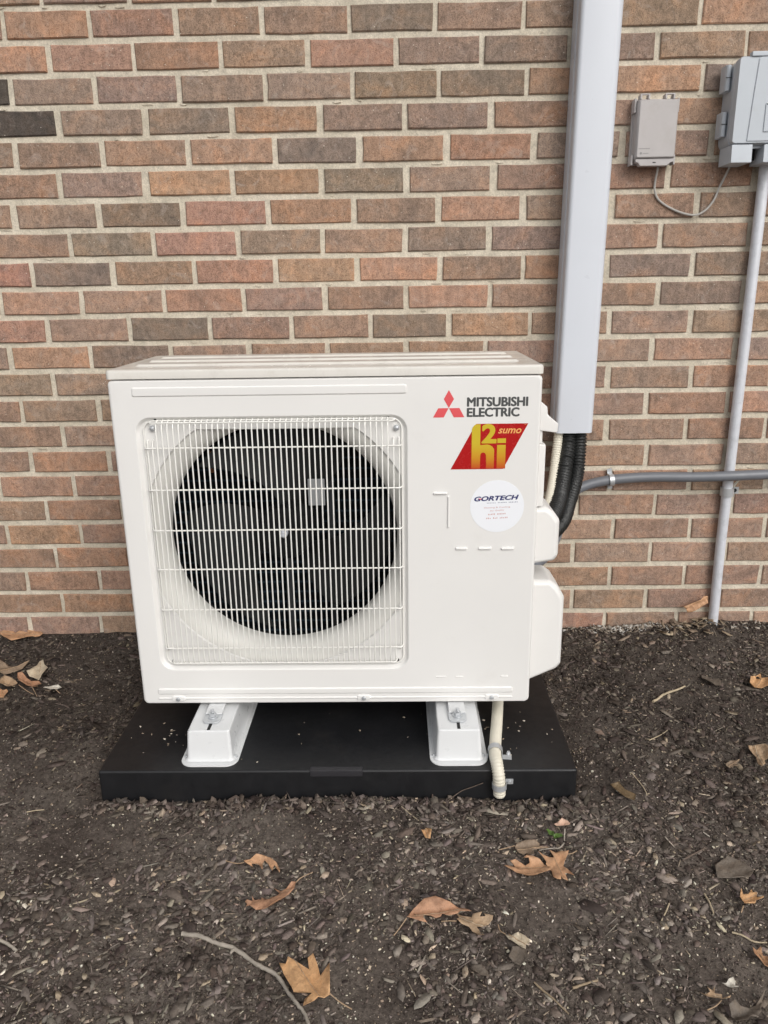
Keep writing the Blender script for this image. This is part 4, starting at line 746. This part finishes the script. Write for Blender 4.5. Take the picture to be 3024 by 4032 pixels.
pipe('refrigerant_line', [(0.4360, -0.042, 0.60), (0.4360, -0.042, 0.515), (0.4320, -0.055, 0.47), (0.4200, -0.085, 0.42), (0.4000, -0.140, 0.372), (0.3700, -0.215, 0.345), (0.3350, -0.270, 0.335), (0.3050, -0.290, 0.332)], .0195, .0085, .075, 'foam', 'black ribbed refrigerant line next to the cream hose', 'pipe', 16, .02, 'black refrigerant lines')
pipe('refrigerant_line', [(0.4650, -0.040, 0.60), (0.4650, -0.040, 0.515), (0.4630, -0.050, 0.46), (0.4540, -0.075, 0.405), (0.4260, -0.130, 0.350), (0.3980, -0.190, 0.318), (0.3500, -0.250, 0.300), (0.3050, -0.290, 0.296)], .0175, .0085, .075, 'foam', 'black ribbed refrigerant line next to the grey flexible conduit', 'pipe', 16, .02, 'black refrigerant lines')
pipe('corrugated_hose', [(0.4095, -0.052, 0.60), (0.4085, -0.053, 0.515), (0.4010, -0.068, 0.45), (0.3890, -0.105, 0.40), (0.3680, -0.170, 0.362), (0.3400, -0.235, 0.345), (0.3050, -0.255, 0.340)], .0115, .0064, .055, 'hose', 'cream corrugated hose beside the black lines below the line cover', 'hose', 14)
P = resample(catmull([(1.9, -.030, .396), (1.30, -.030, .397), (0.9636, -.044, .3955), (0.8642, -.050, .394), (0.768, -.040, .3895), (0.6524, -.026, .387), (0.556, -.022, .3795), (0.487, -.024, .3640), (0.4533, -.034, .3420), (0.4260, -.070, .3060), (0.3950, -.145, .2640), (0.3500, -.225, .2380), (0.3050, -.265, .2320)], 10), .004)
fx = obj('flexible_conduit', MB().tube(P, [.0130 * (1 + .012 * (i % 2)) for i in range(len(P))], 14), MAT['flex'], angle=80); tag(fx, 'grey flexible electrical conduit curving across the bricks to the unit', 'conduit')
obj('pipe_strap', strap(0.5580, -.0222, .3797, (1, 0, .10), .0150, .012, .027, (0, -1, 0)), MAT['zinc'], fx)
for dz in (-.022, .0225): obj('screw', MB().tube([(0.5580, -.002, .3797 + dz), (0.5580, -.0065, .3797 + dz)], [.0046, .003], 8), MAT['zinc'], fx)
em_ = obj('steel_conduit', MB().tube([(0.8655, -.0165, 1.19), (0.8655, -.0165, .70), (0.8640, -.0165, .2), (0.8680, -.0165, -.10)], .0128, 20), MAT['emt']); tag(em_, 'straight galvanised steel conduit standing against the wall below the large grey box', 'conduit')
cl = MB(); cl.tube([(0.8642, -.0165, .3325), (0.8642, -.0165, .3545)], .0170, 20); cl.box(.8760, .9000, -.0055, -.0030, .3345, .3525); obj('pipe_clamp', cl, MAT['zinc'], em_)
obj('clamp_screw', MB().tube([(.8895, -.0055, .3435), (.8895, -.0095, .3435)], [.0055, .0035], 8), MAT['black'], em_)
obj('masonry_plug', MB().tube([(.8845, -.004, .3540), (.8935, -.012, .3730)], [.0035, .0025], 6), MAT['hose'], em_)
cu_ = obj('drooping_cable', MB().tube(catmull([(0.6170, -.018, 1.150), (0.6178, -.014, 1.131), (0.6161, -.006, 1.1002), (0.6179, -.005, 1.0794), (0.6309, -.005, 1.0582), (0.6689, -.006, 1.0365), (0.7105, -.008, 1.0252), (0.7367, -.008, 1.0332), (0.7568, -.007, 1.0561), (0.7691, -.006, 1.0873), (0.7845, -.014, 1.1284), (0.7860, -.030, 1.150)], 6), .0026, 8), MAT['cable'])
tag(cu_, 'thin grey cable drooping between the two boxes on the wall', 'cable')

# ---------------------------------------------------------------- small taupe box
sb = thing('utility_box', 'small taupe plastic utility box on the bricks beside the line cover', 'utility box', (0.600, -0.002, 1.13))
bp = MB().loops([[(x, -.001, z) for x, z in rrect(.5500, .6490, 1.1365, 1.2760, .006, 3)], [(x, -.010, z) for x, z in rrect(.5500, .6490, 1.1365, 1.2760, .006, 3)]], True, True); obj('back_plate', bp, MAT['grey_box'], sb, bevel=.0015)
bd = MB().loops([[(x, -.010, z) for x, z in rrect(.5535, .6460, 1.1410, 1.2720, .005, 3)], [(x, -.036, z) for x, z in rrect(.5545, .6455, 1.1440, 1.2700, .005, 3)]], False, True); obj('housing', bd, MAT['grey_box'], sb, angle=40)
cv = MB().loops([[(x, -.036, z) for x, z in rrect(.5545, .6455, 1.1470, 1.2690, .003, 3)], [(x, -.043, z) for x, z in rrect(.5560, .6440, 1.1475, 1.2680, .003, 3)], [(x, -.045, z) for x, z in rrect(.5580, .6420, 1.1495, 1.2660, .002, 3)]], False, True)
cvo = obj('cover', cv, MAT['grey_box'], sb, angle=40)
obj('embossed_line', MB().box(.5600, .5860, -.0456, -.0450, 1.1660, 1.1672), MAT['faint_grey'], cvo); obj('embossed_mark', MB().disc_y(.5660, 1.1570, .0026, -.0456, -.0450, 12), MAT['faint_grey'], cvo)
obj('embossed_line', MB().box(.5705, .5835, -.0456, -.0450, 1.1562, 1.1572), MAT['faint_grey'], cvo)
lt = MB().poly_y([(.5570, 1.1460), (.6440, 1.1460), (.6440, 1.1390), (.6360, 1.1370), (.6300, 1.1310), (.5680, 1.1310), (.5630, 1.1380), (.5570, 1.1390)], -.040, -.020); lo2 = obj('latch_lip', lt, MAT['grey_box'], sb, bevel=.001)
obj('latch_slot', MB().box(.5960, .6030, -.0406, -.0396, 1.1368, 1.1388), MAT['black'], lo2, smooth=False)
for hx in (.5690, .6250):
    hg = MB(); hg.box(hx - .011, hx - .007, -.040, -.020, 1.2700, 1.2800); hg.box(hx + .007, hx + .011, -.040, -.020, 1.2700, 1.2800); hg.box(hx - .011, hx + .011, -.040, -.034, 1.2785, 1.2812); obj('hinge', hg, MAT['grey_box'], sb, bevel=.0008)
for z0, z1 in ((1.2440, 1.2740), (1.1340, 1.1560)):
    obj('corner_clip', MB().box(.5485, .5535, -.030, -.004, z0, z1), MAT['grey_box'], sb, bevel=.0015); obj('corner_clip', MB().box(.6465, .6505, -.030, -.004, z0, z1), MAT['grey_box'], sb, bevel=.0015)

# ---------------------------------------------------------------- large pale box
bb = thing('utility_box', 'large pale grey utility box with side hinges above the steel conduit', 'utility box', (0.89, -0.002, 1.12))
W1 = 1.050
bs = MB().loops([[(x, -.001, z) for x, z in rrect(.7570, W1, 1.1600, 1.3440, .022, 5)], [(x, -.050, z) for x, z in rrect(.7560, W1, 1.1610, 1.3440, .022, 5)], [(x, -.058, z) for x, z in rrect(.7540, W1 + .002, 1.1600, 1.3450, .020, 5)], [(x, -.064, z) for x, z in rrect(.7540, W1 + .002, 1.1600, 1.3450, .020, 5)]], True, True); obj('housing', bs, MAT['big_box'], bb, angle=40)
do = MB().loops([[(x, -.064, z) for x, z in rrect(.7545, W1 + .001, 1.1650, 1.3440, .016, 4)], [(x, -.072, z) for x, z in rrect(.7545, W1 + .001, 1.1655, 1.3435, .014, 4)], [(x, -.082, z) for x, z in rrect(.7570, W1 - .002, 1.1690, 1.3400, .006, 4)]], False, True); dr = obj('door', do, MAT['big_box'], bb, angle=40)
obj('raised_panel', MB().poly_y([(.7880, 1.1720), (W1 - .012, 1.1720), (W1 - .012, 1.3395), (.8020, 1.3395), (.7970, 1.3360), (.7930, 1.2700)][::1], -.0845, -.0815), MAT['big_box'], dr, bevel=.0015)
obj('top_ledge', MB().box(.7800, W1 - .01, -.086, -.070, 1.3405, 1.3500), MAT['big_box'], dr, bevel=.0015)
obj('latch_pocket', MB().box(.8210, .8800, -.0870, -.0840, 1.1900, 1.2480), MAT['big_box'], dr, bevel=.002); obj('latch_gap', MB().box(.8230, .8780, -.0874, -.0868, 1.2440, 1.2470), MAT['black'], dr, smooth=False)
for z0, z1 in ((1.2810, 1.3350), (1.1870, 1.2400)):
    hg = MB(); hg.box(.7430, .7560, -.040, -.012, z0, z1); hg.tube([(.7490, -.042, z0 + .001), (.7490, -.042, z1 - .001)], .0055, 12); ho_ = obj('hinge', hg, MAT['big_box'], bb, bevel=.0012); obj('hinge_gap', MB().box(.7425, .7550, -.0480, -.0470, (z0 + z1) / 2 - .0006, (z0 + z1) / 2 + .0006), MAT['black'], ho_, smooth=False)
def entry(x0, x1):
    mb = MB().loops([[(x, y, 1.166) for x, y in ((x0, -.080), (x1, -.080), (x1, -.012), (x0, -.012))], [(x, y, 1.128) for x, y in ((x0, -.083), (x1, -.083), (x1, -.012), (x0, -.012))]], True, True); return mb
obj('cable_shroud', entry(.7580, .8045), MAT['big_box'], bb, bevel=.0015); obj('cable_shroud', entry(.8300, .9000), MAT['big_box'], bb, bevel=.0015); obj('cable_gland', MB().tube([(.8170, -.040, 1.162), (.8170, -.040, 1.138)], .010, 14), MAT['dark'], bb)

# ---------------------------------------------------------------- mulch
def chip_mesh(cx, cy, cz, L, Wd, T, yaw, pit, rol, col, hexa=False):
    n = len(cx); base = np.array([(-.5, -.5, -.5), (.5, -.5, -.5), (.5, .5, -.5), (-.5, .5, -.5), (-.5, -.5, .5), (.5, -.5, .5), (.5, .5, .5), (-.5, .5, .5)])
    if hexa:
        ring = [(-.5, .0), (-.26, -.45), (.22, -.5), (.5, -.05), (.28, .45), (-.2, .5)]; base = np.array([(a, b, -.5) for a, b in ring] + [(a * .93, b * .9, .5) for a, b in ring])
    v = np.repeat(base[None], n, 0); v = v + rng.uniform(-.13, .13, v.shape)
    if not hexa:
        tp = rng.uniform(.25, 1.0, (n, 2)); v[:, [1, 2, 5, 6], 1] *= tp[:, :1]; v[:, [0, 3, 4, 7], 1] *= tp[:, 1:]
    v = v * np.stack([L, Wd, T], -1)[:, None, :]
    v[:, :, 2] += (v[:, :, 0] ** 2) * rng.uniform(-4, 4, n)[:, None]
    def rot(v, a, i, j):
        c, s = np.cos(a)[:, None], np.sin(a)[:, None]; x = v[:, :, i].copy(); y = v[:, :, j].copy(); v[:, :, i] = c * x - s * y; v[:, :, j] = s * x + c * y
    rot(v, rol, 1, 2); rot(v, pit, 0, 2); rot(v, yaw, 0, 1)
    v += np.stack([cx, cy, cz], -1)[:, None, :]
    if hexa: fq = np.array([(i, (i + 1) % 6, 6 + (i + 1) % 6, 6 + i) for i in range(6)] + [(6, 7, 8, 9), (6, 9, 10, 11)])
    else: fq = np.array([(0, 3, 2, 1), (4, 5, 6, 7), (0, 1, 5, 4), (1, 2, 6, 5), (2, 3, 7, 6), (3, 0, 4, 7)])
    k = base.shape[0]; f = (np.arange(n) * k)[:, None, None] + fq[None]
    return v.reshape(-1, 3), f.reshape(-1, 4), np.repeat(col, k, 0)
def build_chips(name, parts, m):
    V = np.concatenate([p[0] for p in parts]); o = 0; Fs = []
    for p in parts: Fs.append(p[1] + o); o += len(p[0])
    Fq = np.concatenate(Fs); Cc = np.concatenate([p[2] for p in parts])
    me = bpy.data.meshes.new(name); me.vertices.add(len(V)); me.vertices.foreach_set('co', V.ravel()); me.loops.add(Fq.size); me.loops.foreach_set('vertex_index', Fq.ravel().astype(np.int32))
    me.polygons.add(len(Fq)); me.polygons.foreach_set('loop_start', np.arange(0, Fq.size, 4)); me.update(calc_edges=True)
    a = me.color_attributes.new('tone', 'FLOAT_COLOR', 'POINT'); a.data.foreach_set('color', np.concatenate([Cc, np.ones((len(Cc), 1))], 1).astype(np.float32).ravel())
    return tag(link_mesh(name, me, m), kind='stuff')
PALC = np.array([(0.050, 0.038, 0.032), (0.085, 0.066, 0.055), (0.125, 0.101, 0.086), (0.175, 0.146, 0.125), (0.245, 0.207, 0.171), (0.32, 0.255, 0.19), (0.44, 0.37, 0.28), (0.62, 0.56, 0.46)])
def mulch_tone(x, y):                       # chips darker and browner towards the wall, paler further out
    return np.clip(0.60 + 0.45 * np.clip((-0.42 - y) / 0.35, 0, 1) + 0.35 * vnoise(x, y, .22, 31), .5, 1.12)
def scatter(n, xr, yr, Lr, asp, thick, tilt, wts, dens=None, lift=0.25, hexa=False):
    x = rng.uniform(*xr, n); y = yr[0] + (yr[1] - yr[0]) * rng.random(n)
    k = ~((x > PX0 - .003) & (x < PX1 + .003) & (y > PYF - .003) & (y < PYB + .02))
    if dens is not None: k &= rng.random(n) < dens(x, y)
    x, y = x[k], y[k]; n = len(x); L = Lr[0] + (Lr[1] - Lr[0]) * rng.random(n) ** 2.2
    Wd = L * rng.uniform(*asp, n); T = np.maximum(.0006, Wd * rng.uniform(*thick, n))
    z = ground_z(x, y) + T * lift + L * .06
    z = np.where(y > -.02, np.maximum(z, -.06), z)
    yaw = rng.uniform(0, 2 * np.pi, n); pit = rng.normal(0, tilt, n); rol = rng.normal(0, tilt, n)
    c = PALC[rng.choice(len(PALC), n, p=np.array(wts) / sum(wts))] * rng.uniform(.75, 1.25, (n, 1)) * rng.uniform(.95, 1.05, (n, 3))
    c = c * 1.18 * mulch_tone(x, y)[:, None] * np.stack([np.ones(n), .97 + 0 * x, .95 + 0 * x], -1) ** (2 - 2 * mulch_tone(x, y))[:, None]
    y = np.minimum(y, -.004 - L * .5)
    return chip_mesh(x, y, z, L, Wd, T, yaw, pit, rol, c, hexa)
def dens(x, y):
    bare = np.clip((x - 0.15) * 1.6, 0, 1) * np.clip((-0.66 - y) * 5, 0, 1)              # trodden bare soil in front of the pad's hose end
    return np.clip(0.62 + 1.5 * vnoise(x, y, .16, 21) + 0.8 * vnoise(x, y, .05, 22) - 0.55 * bare, 0.06, 1)
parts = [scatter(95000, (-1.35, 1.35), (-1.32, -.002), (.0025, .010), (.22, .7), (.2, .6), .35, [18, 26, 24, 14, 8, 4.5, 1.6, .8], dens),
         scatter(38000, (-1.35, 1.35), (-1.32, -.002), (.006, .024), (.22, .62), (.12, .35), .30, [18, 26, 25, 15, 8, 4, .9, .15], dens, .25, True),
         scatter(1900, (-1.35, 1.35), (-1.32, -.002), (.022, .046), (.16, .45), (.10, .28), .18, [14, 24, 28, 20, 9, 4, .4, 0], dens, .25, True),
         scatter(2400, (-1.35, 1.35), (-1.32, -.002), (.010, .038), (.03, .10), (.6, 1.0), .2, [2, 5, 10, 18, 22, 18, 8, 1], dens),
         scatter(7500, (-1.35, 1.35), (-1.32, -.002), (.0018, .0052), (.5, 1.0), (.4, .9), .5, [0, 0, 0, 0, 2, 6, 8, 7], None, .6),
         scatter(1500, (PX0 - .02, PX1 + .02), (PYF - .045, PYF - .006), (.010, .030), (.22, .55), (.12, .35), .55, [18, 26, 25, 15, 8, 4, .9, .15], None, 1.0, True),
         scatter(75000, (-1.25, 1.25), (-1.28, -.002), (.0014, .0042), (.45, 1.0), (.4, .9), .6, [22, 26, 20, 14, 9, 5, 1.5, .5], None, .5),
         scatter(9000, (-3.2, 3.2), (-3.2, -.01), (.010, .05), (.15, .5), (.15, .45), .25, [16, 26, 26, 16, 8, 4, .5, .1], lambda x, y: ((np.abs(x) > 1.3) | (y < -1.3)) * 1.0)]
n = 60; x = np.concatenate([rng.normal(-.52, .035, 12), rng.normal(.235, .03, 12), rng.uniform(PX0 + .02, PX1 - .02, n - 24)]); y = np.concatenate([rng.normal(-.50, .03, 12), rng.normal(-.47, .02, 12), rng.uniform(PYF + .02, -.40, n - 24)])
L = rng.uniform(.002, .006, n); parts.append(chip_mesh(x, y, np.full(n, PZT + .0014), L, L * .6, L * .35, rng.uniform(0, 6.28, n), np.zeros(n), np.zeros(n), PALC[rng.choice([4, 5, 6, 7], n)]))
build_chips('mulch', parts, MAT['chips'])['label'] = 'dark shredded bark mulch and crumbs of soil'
# pale grit along the foot of the wall
gp = []
n = 420; x = np.concatenate([rng.normal(.64, .07, 300), rng.uniform(.45, 1.05, 120)]); y = -np.abs(rng.normal(.010, .014, n)) - .006; L = rng.uniform(.004, .015, n)
gp.append(chip_mesh(x, y, ground_z(x, y) + .004, L, L * rng.uniform(.15, .5, n), L * .15, rng.uniform(0, 6.28, n), rng.normal(0, .4, n), rng.normal(0, .4, n), np.array([(.60, .58, .54), (.44, .39, .33), (.28, .23, .18)])[rng.choice(3, n, p=[.3, .35, .35])]))
n = 60; x = rng.normal(.80, .05, n); y = -np.abs(rng.normal(.025, .03, n)) - .008; L = rng.uniform(.012, .032, n)
gp.append(chip_mesh(x, y, ground_z(x, y) + .010, L, L * rng.uniform(.2, .6, n), L * .05, rng.uniform(0, 6.28, n), rng.normal(0, .45, n), rng.normal(0, .45, n), np.array([(.30, .23, .16), (.42, .34, .24), (.2, .15, .11)])[rng.choice(3, n)]))
build_chips('gravel', gp, MAT['gravel'])['label'] = 'pale grit and leaf crumbs along the foot of the wall'

# ---------------------------------------------------------------- fallen leaves and twigs
GL = 'fallen leaves on the mulch'
for li, d in enumerate(LEAVES):
    r = random.Random(100 + li); up = len(d['o'][0]) == 3
    P2 = [Vector((p[0], p[2])) if up else Vector((p[0], p[1])) for p in d['o']]; c0 = sum(P2, Vector((0, 0))) / len(P2)
    A = np.array([tuple(p - c0) for p in P2]); ev, evec = np.linalg.eigh(A.T @ A); ax = Vector(evec[:, 1]); sd = Vector((-ax.y, ax.x)); sc_l = max(abs((p - c0).dot(ax)) for p in P2); sc_w = max(1e-4, max(abs((p - c0).dot(sd)) for p in P2))
    n = len(P2); pts = list(P2); step = max(.0045, sc_l / 9)
    xs_ = np.arange(A[:, 0].min(), A[:, 0].max(), step); ys_ = np.arange(A[:, 1].min(), A[:, 1].max(), step)
    for a in xs_:
        for b in ys_: pts.append(c0 + Vector((a + r.uniform(-.2, .2) * step, b + r.uniform(-.2, .2) * step)))
    v2, e2, f2, *_ = delaunay_2d_cdt(pts, [], [list(range(n))], 1, 1e-6)
    used = sorted({i for f in f2 for i in f}); mp = {u: i for i, u in enumerate(used)}
    ph = r.uniform(0, 6.28); ph2 = r.uniform(0, 6.28); kb = r.uniform(.2, .9)
    gz0 = float(np.mean(ground_z([p.x for p in P2], [p.y for p in P2]))) if not up else 0
    def lift(p):
        q_ = p - c0; u = q_.dot(ax) / sc_l; w = q_.dot(sd) / sc_w
        h = 1.5 * d['k'] * (w * w * .9 + kb * .6 * u * u + .28 * math.sin(5 * u + ph) * w + .22 * math.sin(7 * w + ph2))
        return h + .0012 * math.sin(60 * q_.x * 6 + ph) * math.cos(55 * q_.y * 6)
    verts = []
    for u in used:
        p = v2[u]; h = lift(p)
        if up: verts.append((p.x, -.030 + h * 1.2 - .012 * 0, p.y))
        else:
            g_ = .5 * gz0 + .5 * float(ground_z(p.x, p.y)); verts.append((p.x, p.y - h * .3, max(g_ + .009 + h, float(ground_z(p.x, p.y)) + .0065)))
    mb = MB().add(verts, [tuple(mp[i] for i in f) for f in f2])
    o = obj('fallen_leaf', mb, MAT['leaf_' + d['c']], angle=80); tag(o, d['l'], 'leaf', GL)
    bm = bmesh.new(); bm.from_mesh(o.data); bmesh.ops.solidify(bm, geom=bm.faces[:], thickness=.0005); bm.to_mesh(o.data); bm.free(); o.data.polygons.foreach_set('use_smooth', [True] * len(o.data.polygons))
    def gpt(p, dz): return (p.x, -.034 + lift(p) * 1.2, p.y) if up else (p.x, p.y - lift(p) * .3, max(.5 * gz0 + .5 * float(ground_z(p.x, p.y)) + .009 + lift(p), float(ground_z(p.x, p.y)) + .0065) + dz)
    rib = []                                              # midrib where the long axis crosses the blade
    from mathutils.geometry import intersect_point_tri_2d
    for t in np.linspace(-.95, .95, 27):
        p = c0 + ax * sc_l * float(t)
        if any(intersect_point_tri_2d(p, v2[f[0]], v2[f[1]], v2[f[2]]) for f in f2): rib.append(gpt(p, .0006))
        elif len(rib) > 5: break
        else: rib = []
    if len(rib) > 4 and d['c'] not in ('bark', 'pink', 'white', 'grey') and not up: obj('midrib', MB().tube(rib, .0007, 5), MAT['leaf_tan' if d['c'] != 'tan' else 'leaf_cream'], o)
    if d['s']:
        sp_ = [Vector((p[0], p[1])) for p in d['s']]; pth = []
        for i, p in enumerate(sp_): g_ = float(ground_z(p.x, p.y)); pth.append((p.x, p.y, g_ + (.011 if i == 0 else .007 if i < len(sp_) - 1 else .005)))
        obj('stem', MB().tube(catmull(pth, 6), .0009, 6), MAT['leaf_tan'], o)
for ti, d in enumerate(TWIGS):
    r = random.Random(300 + ti); pth = []
    for i, p in enumerate(d['q']):
        lean = (.040 * i / (len(d['q']) - 1)) if 'leaning' in d['l'] else 0
        y_ = min(p[1], PYF - .004) if 'leaning' in d['l'] else p[1]
        pth.append((p[0], y_, float(ground_z(p[0], y_)) + d['r'] * .9 + .003 + lean))
    P = resample(catmull(pth, 8), max(.004, d['r'] * 1.6)); rs = [d['r'] * (1.05 - .35 * i / len(P)) * r.uniform(.88, 1.14) for i in range(len(P))]
    P = [p + Vector((r.uniform(-1, 1), r.uniform(-1, 1), r.uniform(-.5, .5))) * d['r'] * .18 for p in P]
    o = obj('twig', MB().tube(P, rs, 8), MAT['w_' + d['c']], angle=80); tag(o, d['l'], 'twig', 'twigs and straws on the mulch')
    if ti == 0:
        k = P[len(P) // 3]; obj('knot', MB().tube([k + Vector((0, 0, .001)), k + Vector((-.004, -.006, .002)), k + Vector((-.005, -.010, .002))], [.003, .0026, .0015], 7), MAT['w_greywood'], o)
sp = thing('seedling', 'tiny green seedling with rounded leaves beside the bent grey twig', 'plant', (0.2962, -0.7222, float(ground_z(.2962, -.7222))))
zg = float(ground_z(.2962, -.7222))
obj('stem', MB().tube([(.2962, -.7222, zg - .004), (.2965, -.7222, zg + .010)], .0010, 6), MAT['green'], sp)
for (lx, ly, rot_, s_) in ((.2894, -.7166, 2.3, .013), (.3035, -.7256, -.5, .012), (.2975, -.7300, -1.5, .008), (.2915, -.7245, 3.4, .008)):
    pts = []; 
    for i in range(14):
        a = 2 * math.pi * i / 14; rr = s_ * (.62 + .10 * math.cos(3 * a)); x_ = rr * math.cos(a); y_ = rr * .75 * math.sin(a); pts.append((lx + x_ * math.cos(rot_) - y_ * math.sin(rot_), ly + x_ * math.sin(rot_) + y_ * math.cos(rot_)))
    mb = MB().loops([[(x_, y_, zg + .0115 + .002 * math.sin(i)) for i, (x_, y_) in enumerate(pts)], [(lx + (x_ - lx) * .4, ly + (y_ - ly) * .4, zg + .0095) for x_, y_ in pts]], False, True); obj('leaf', mb, MAT['green'], sp, angle=80)
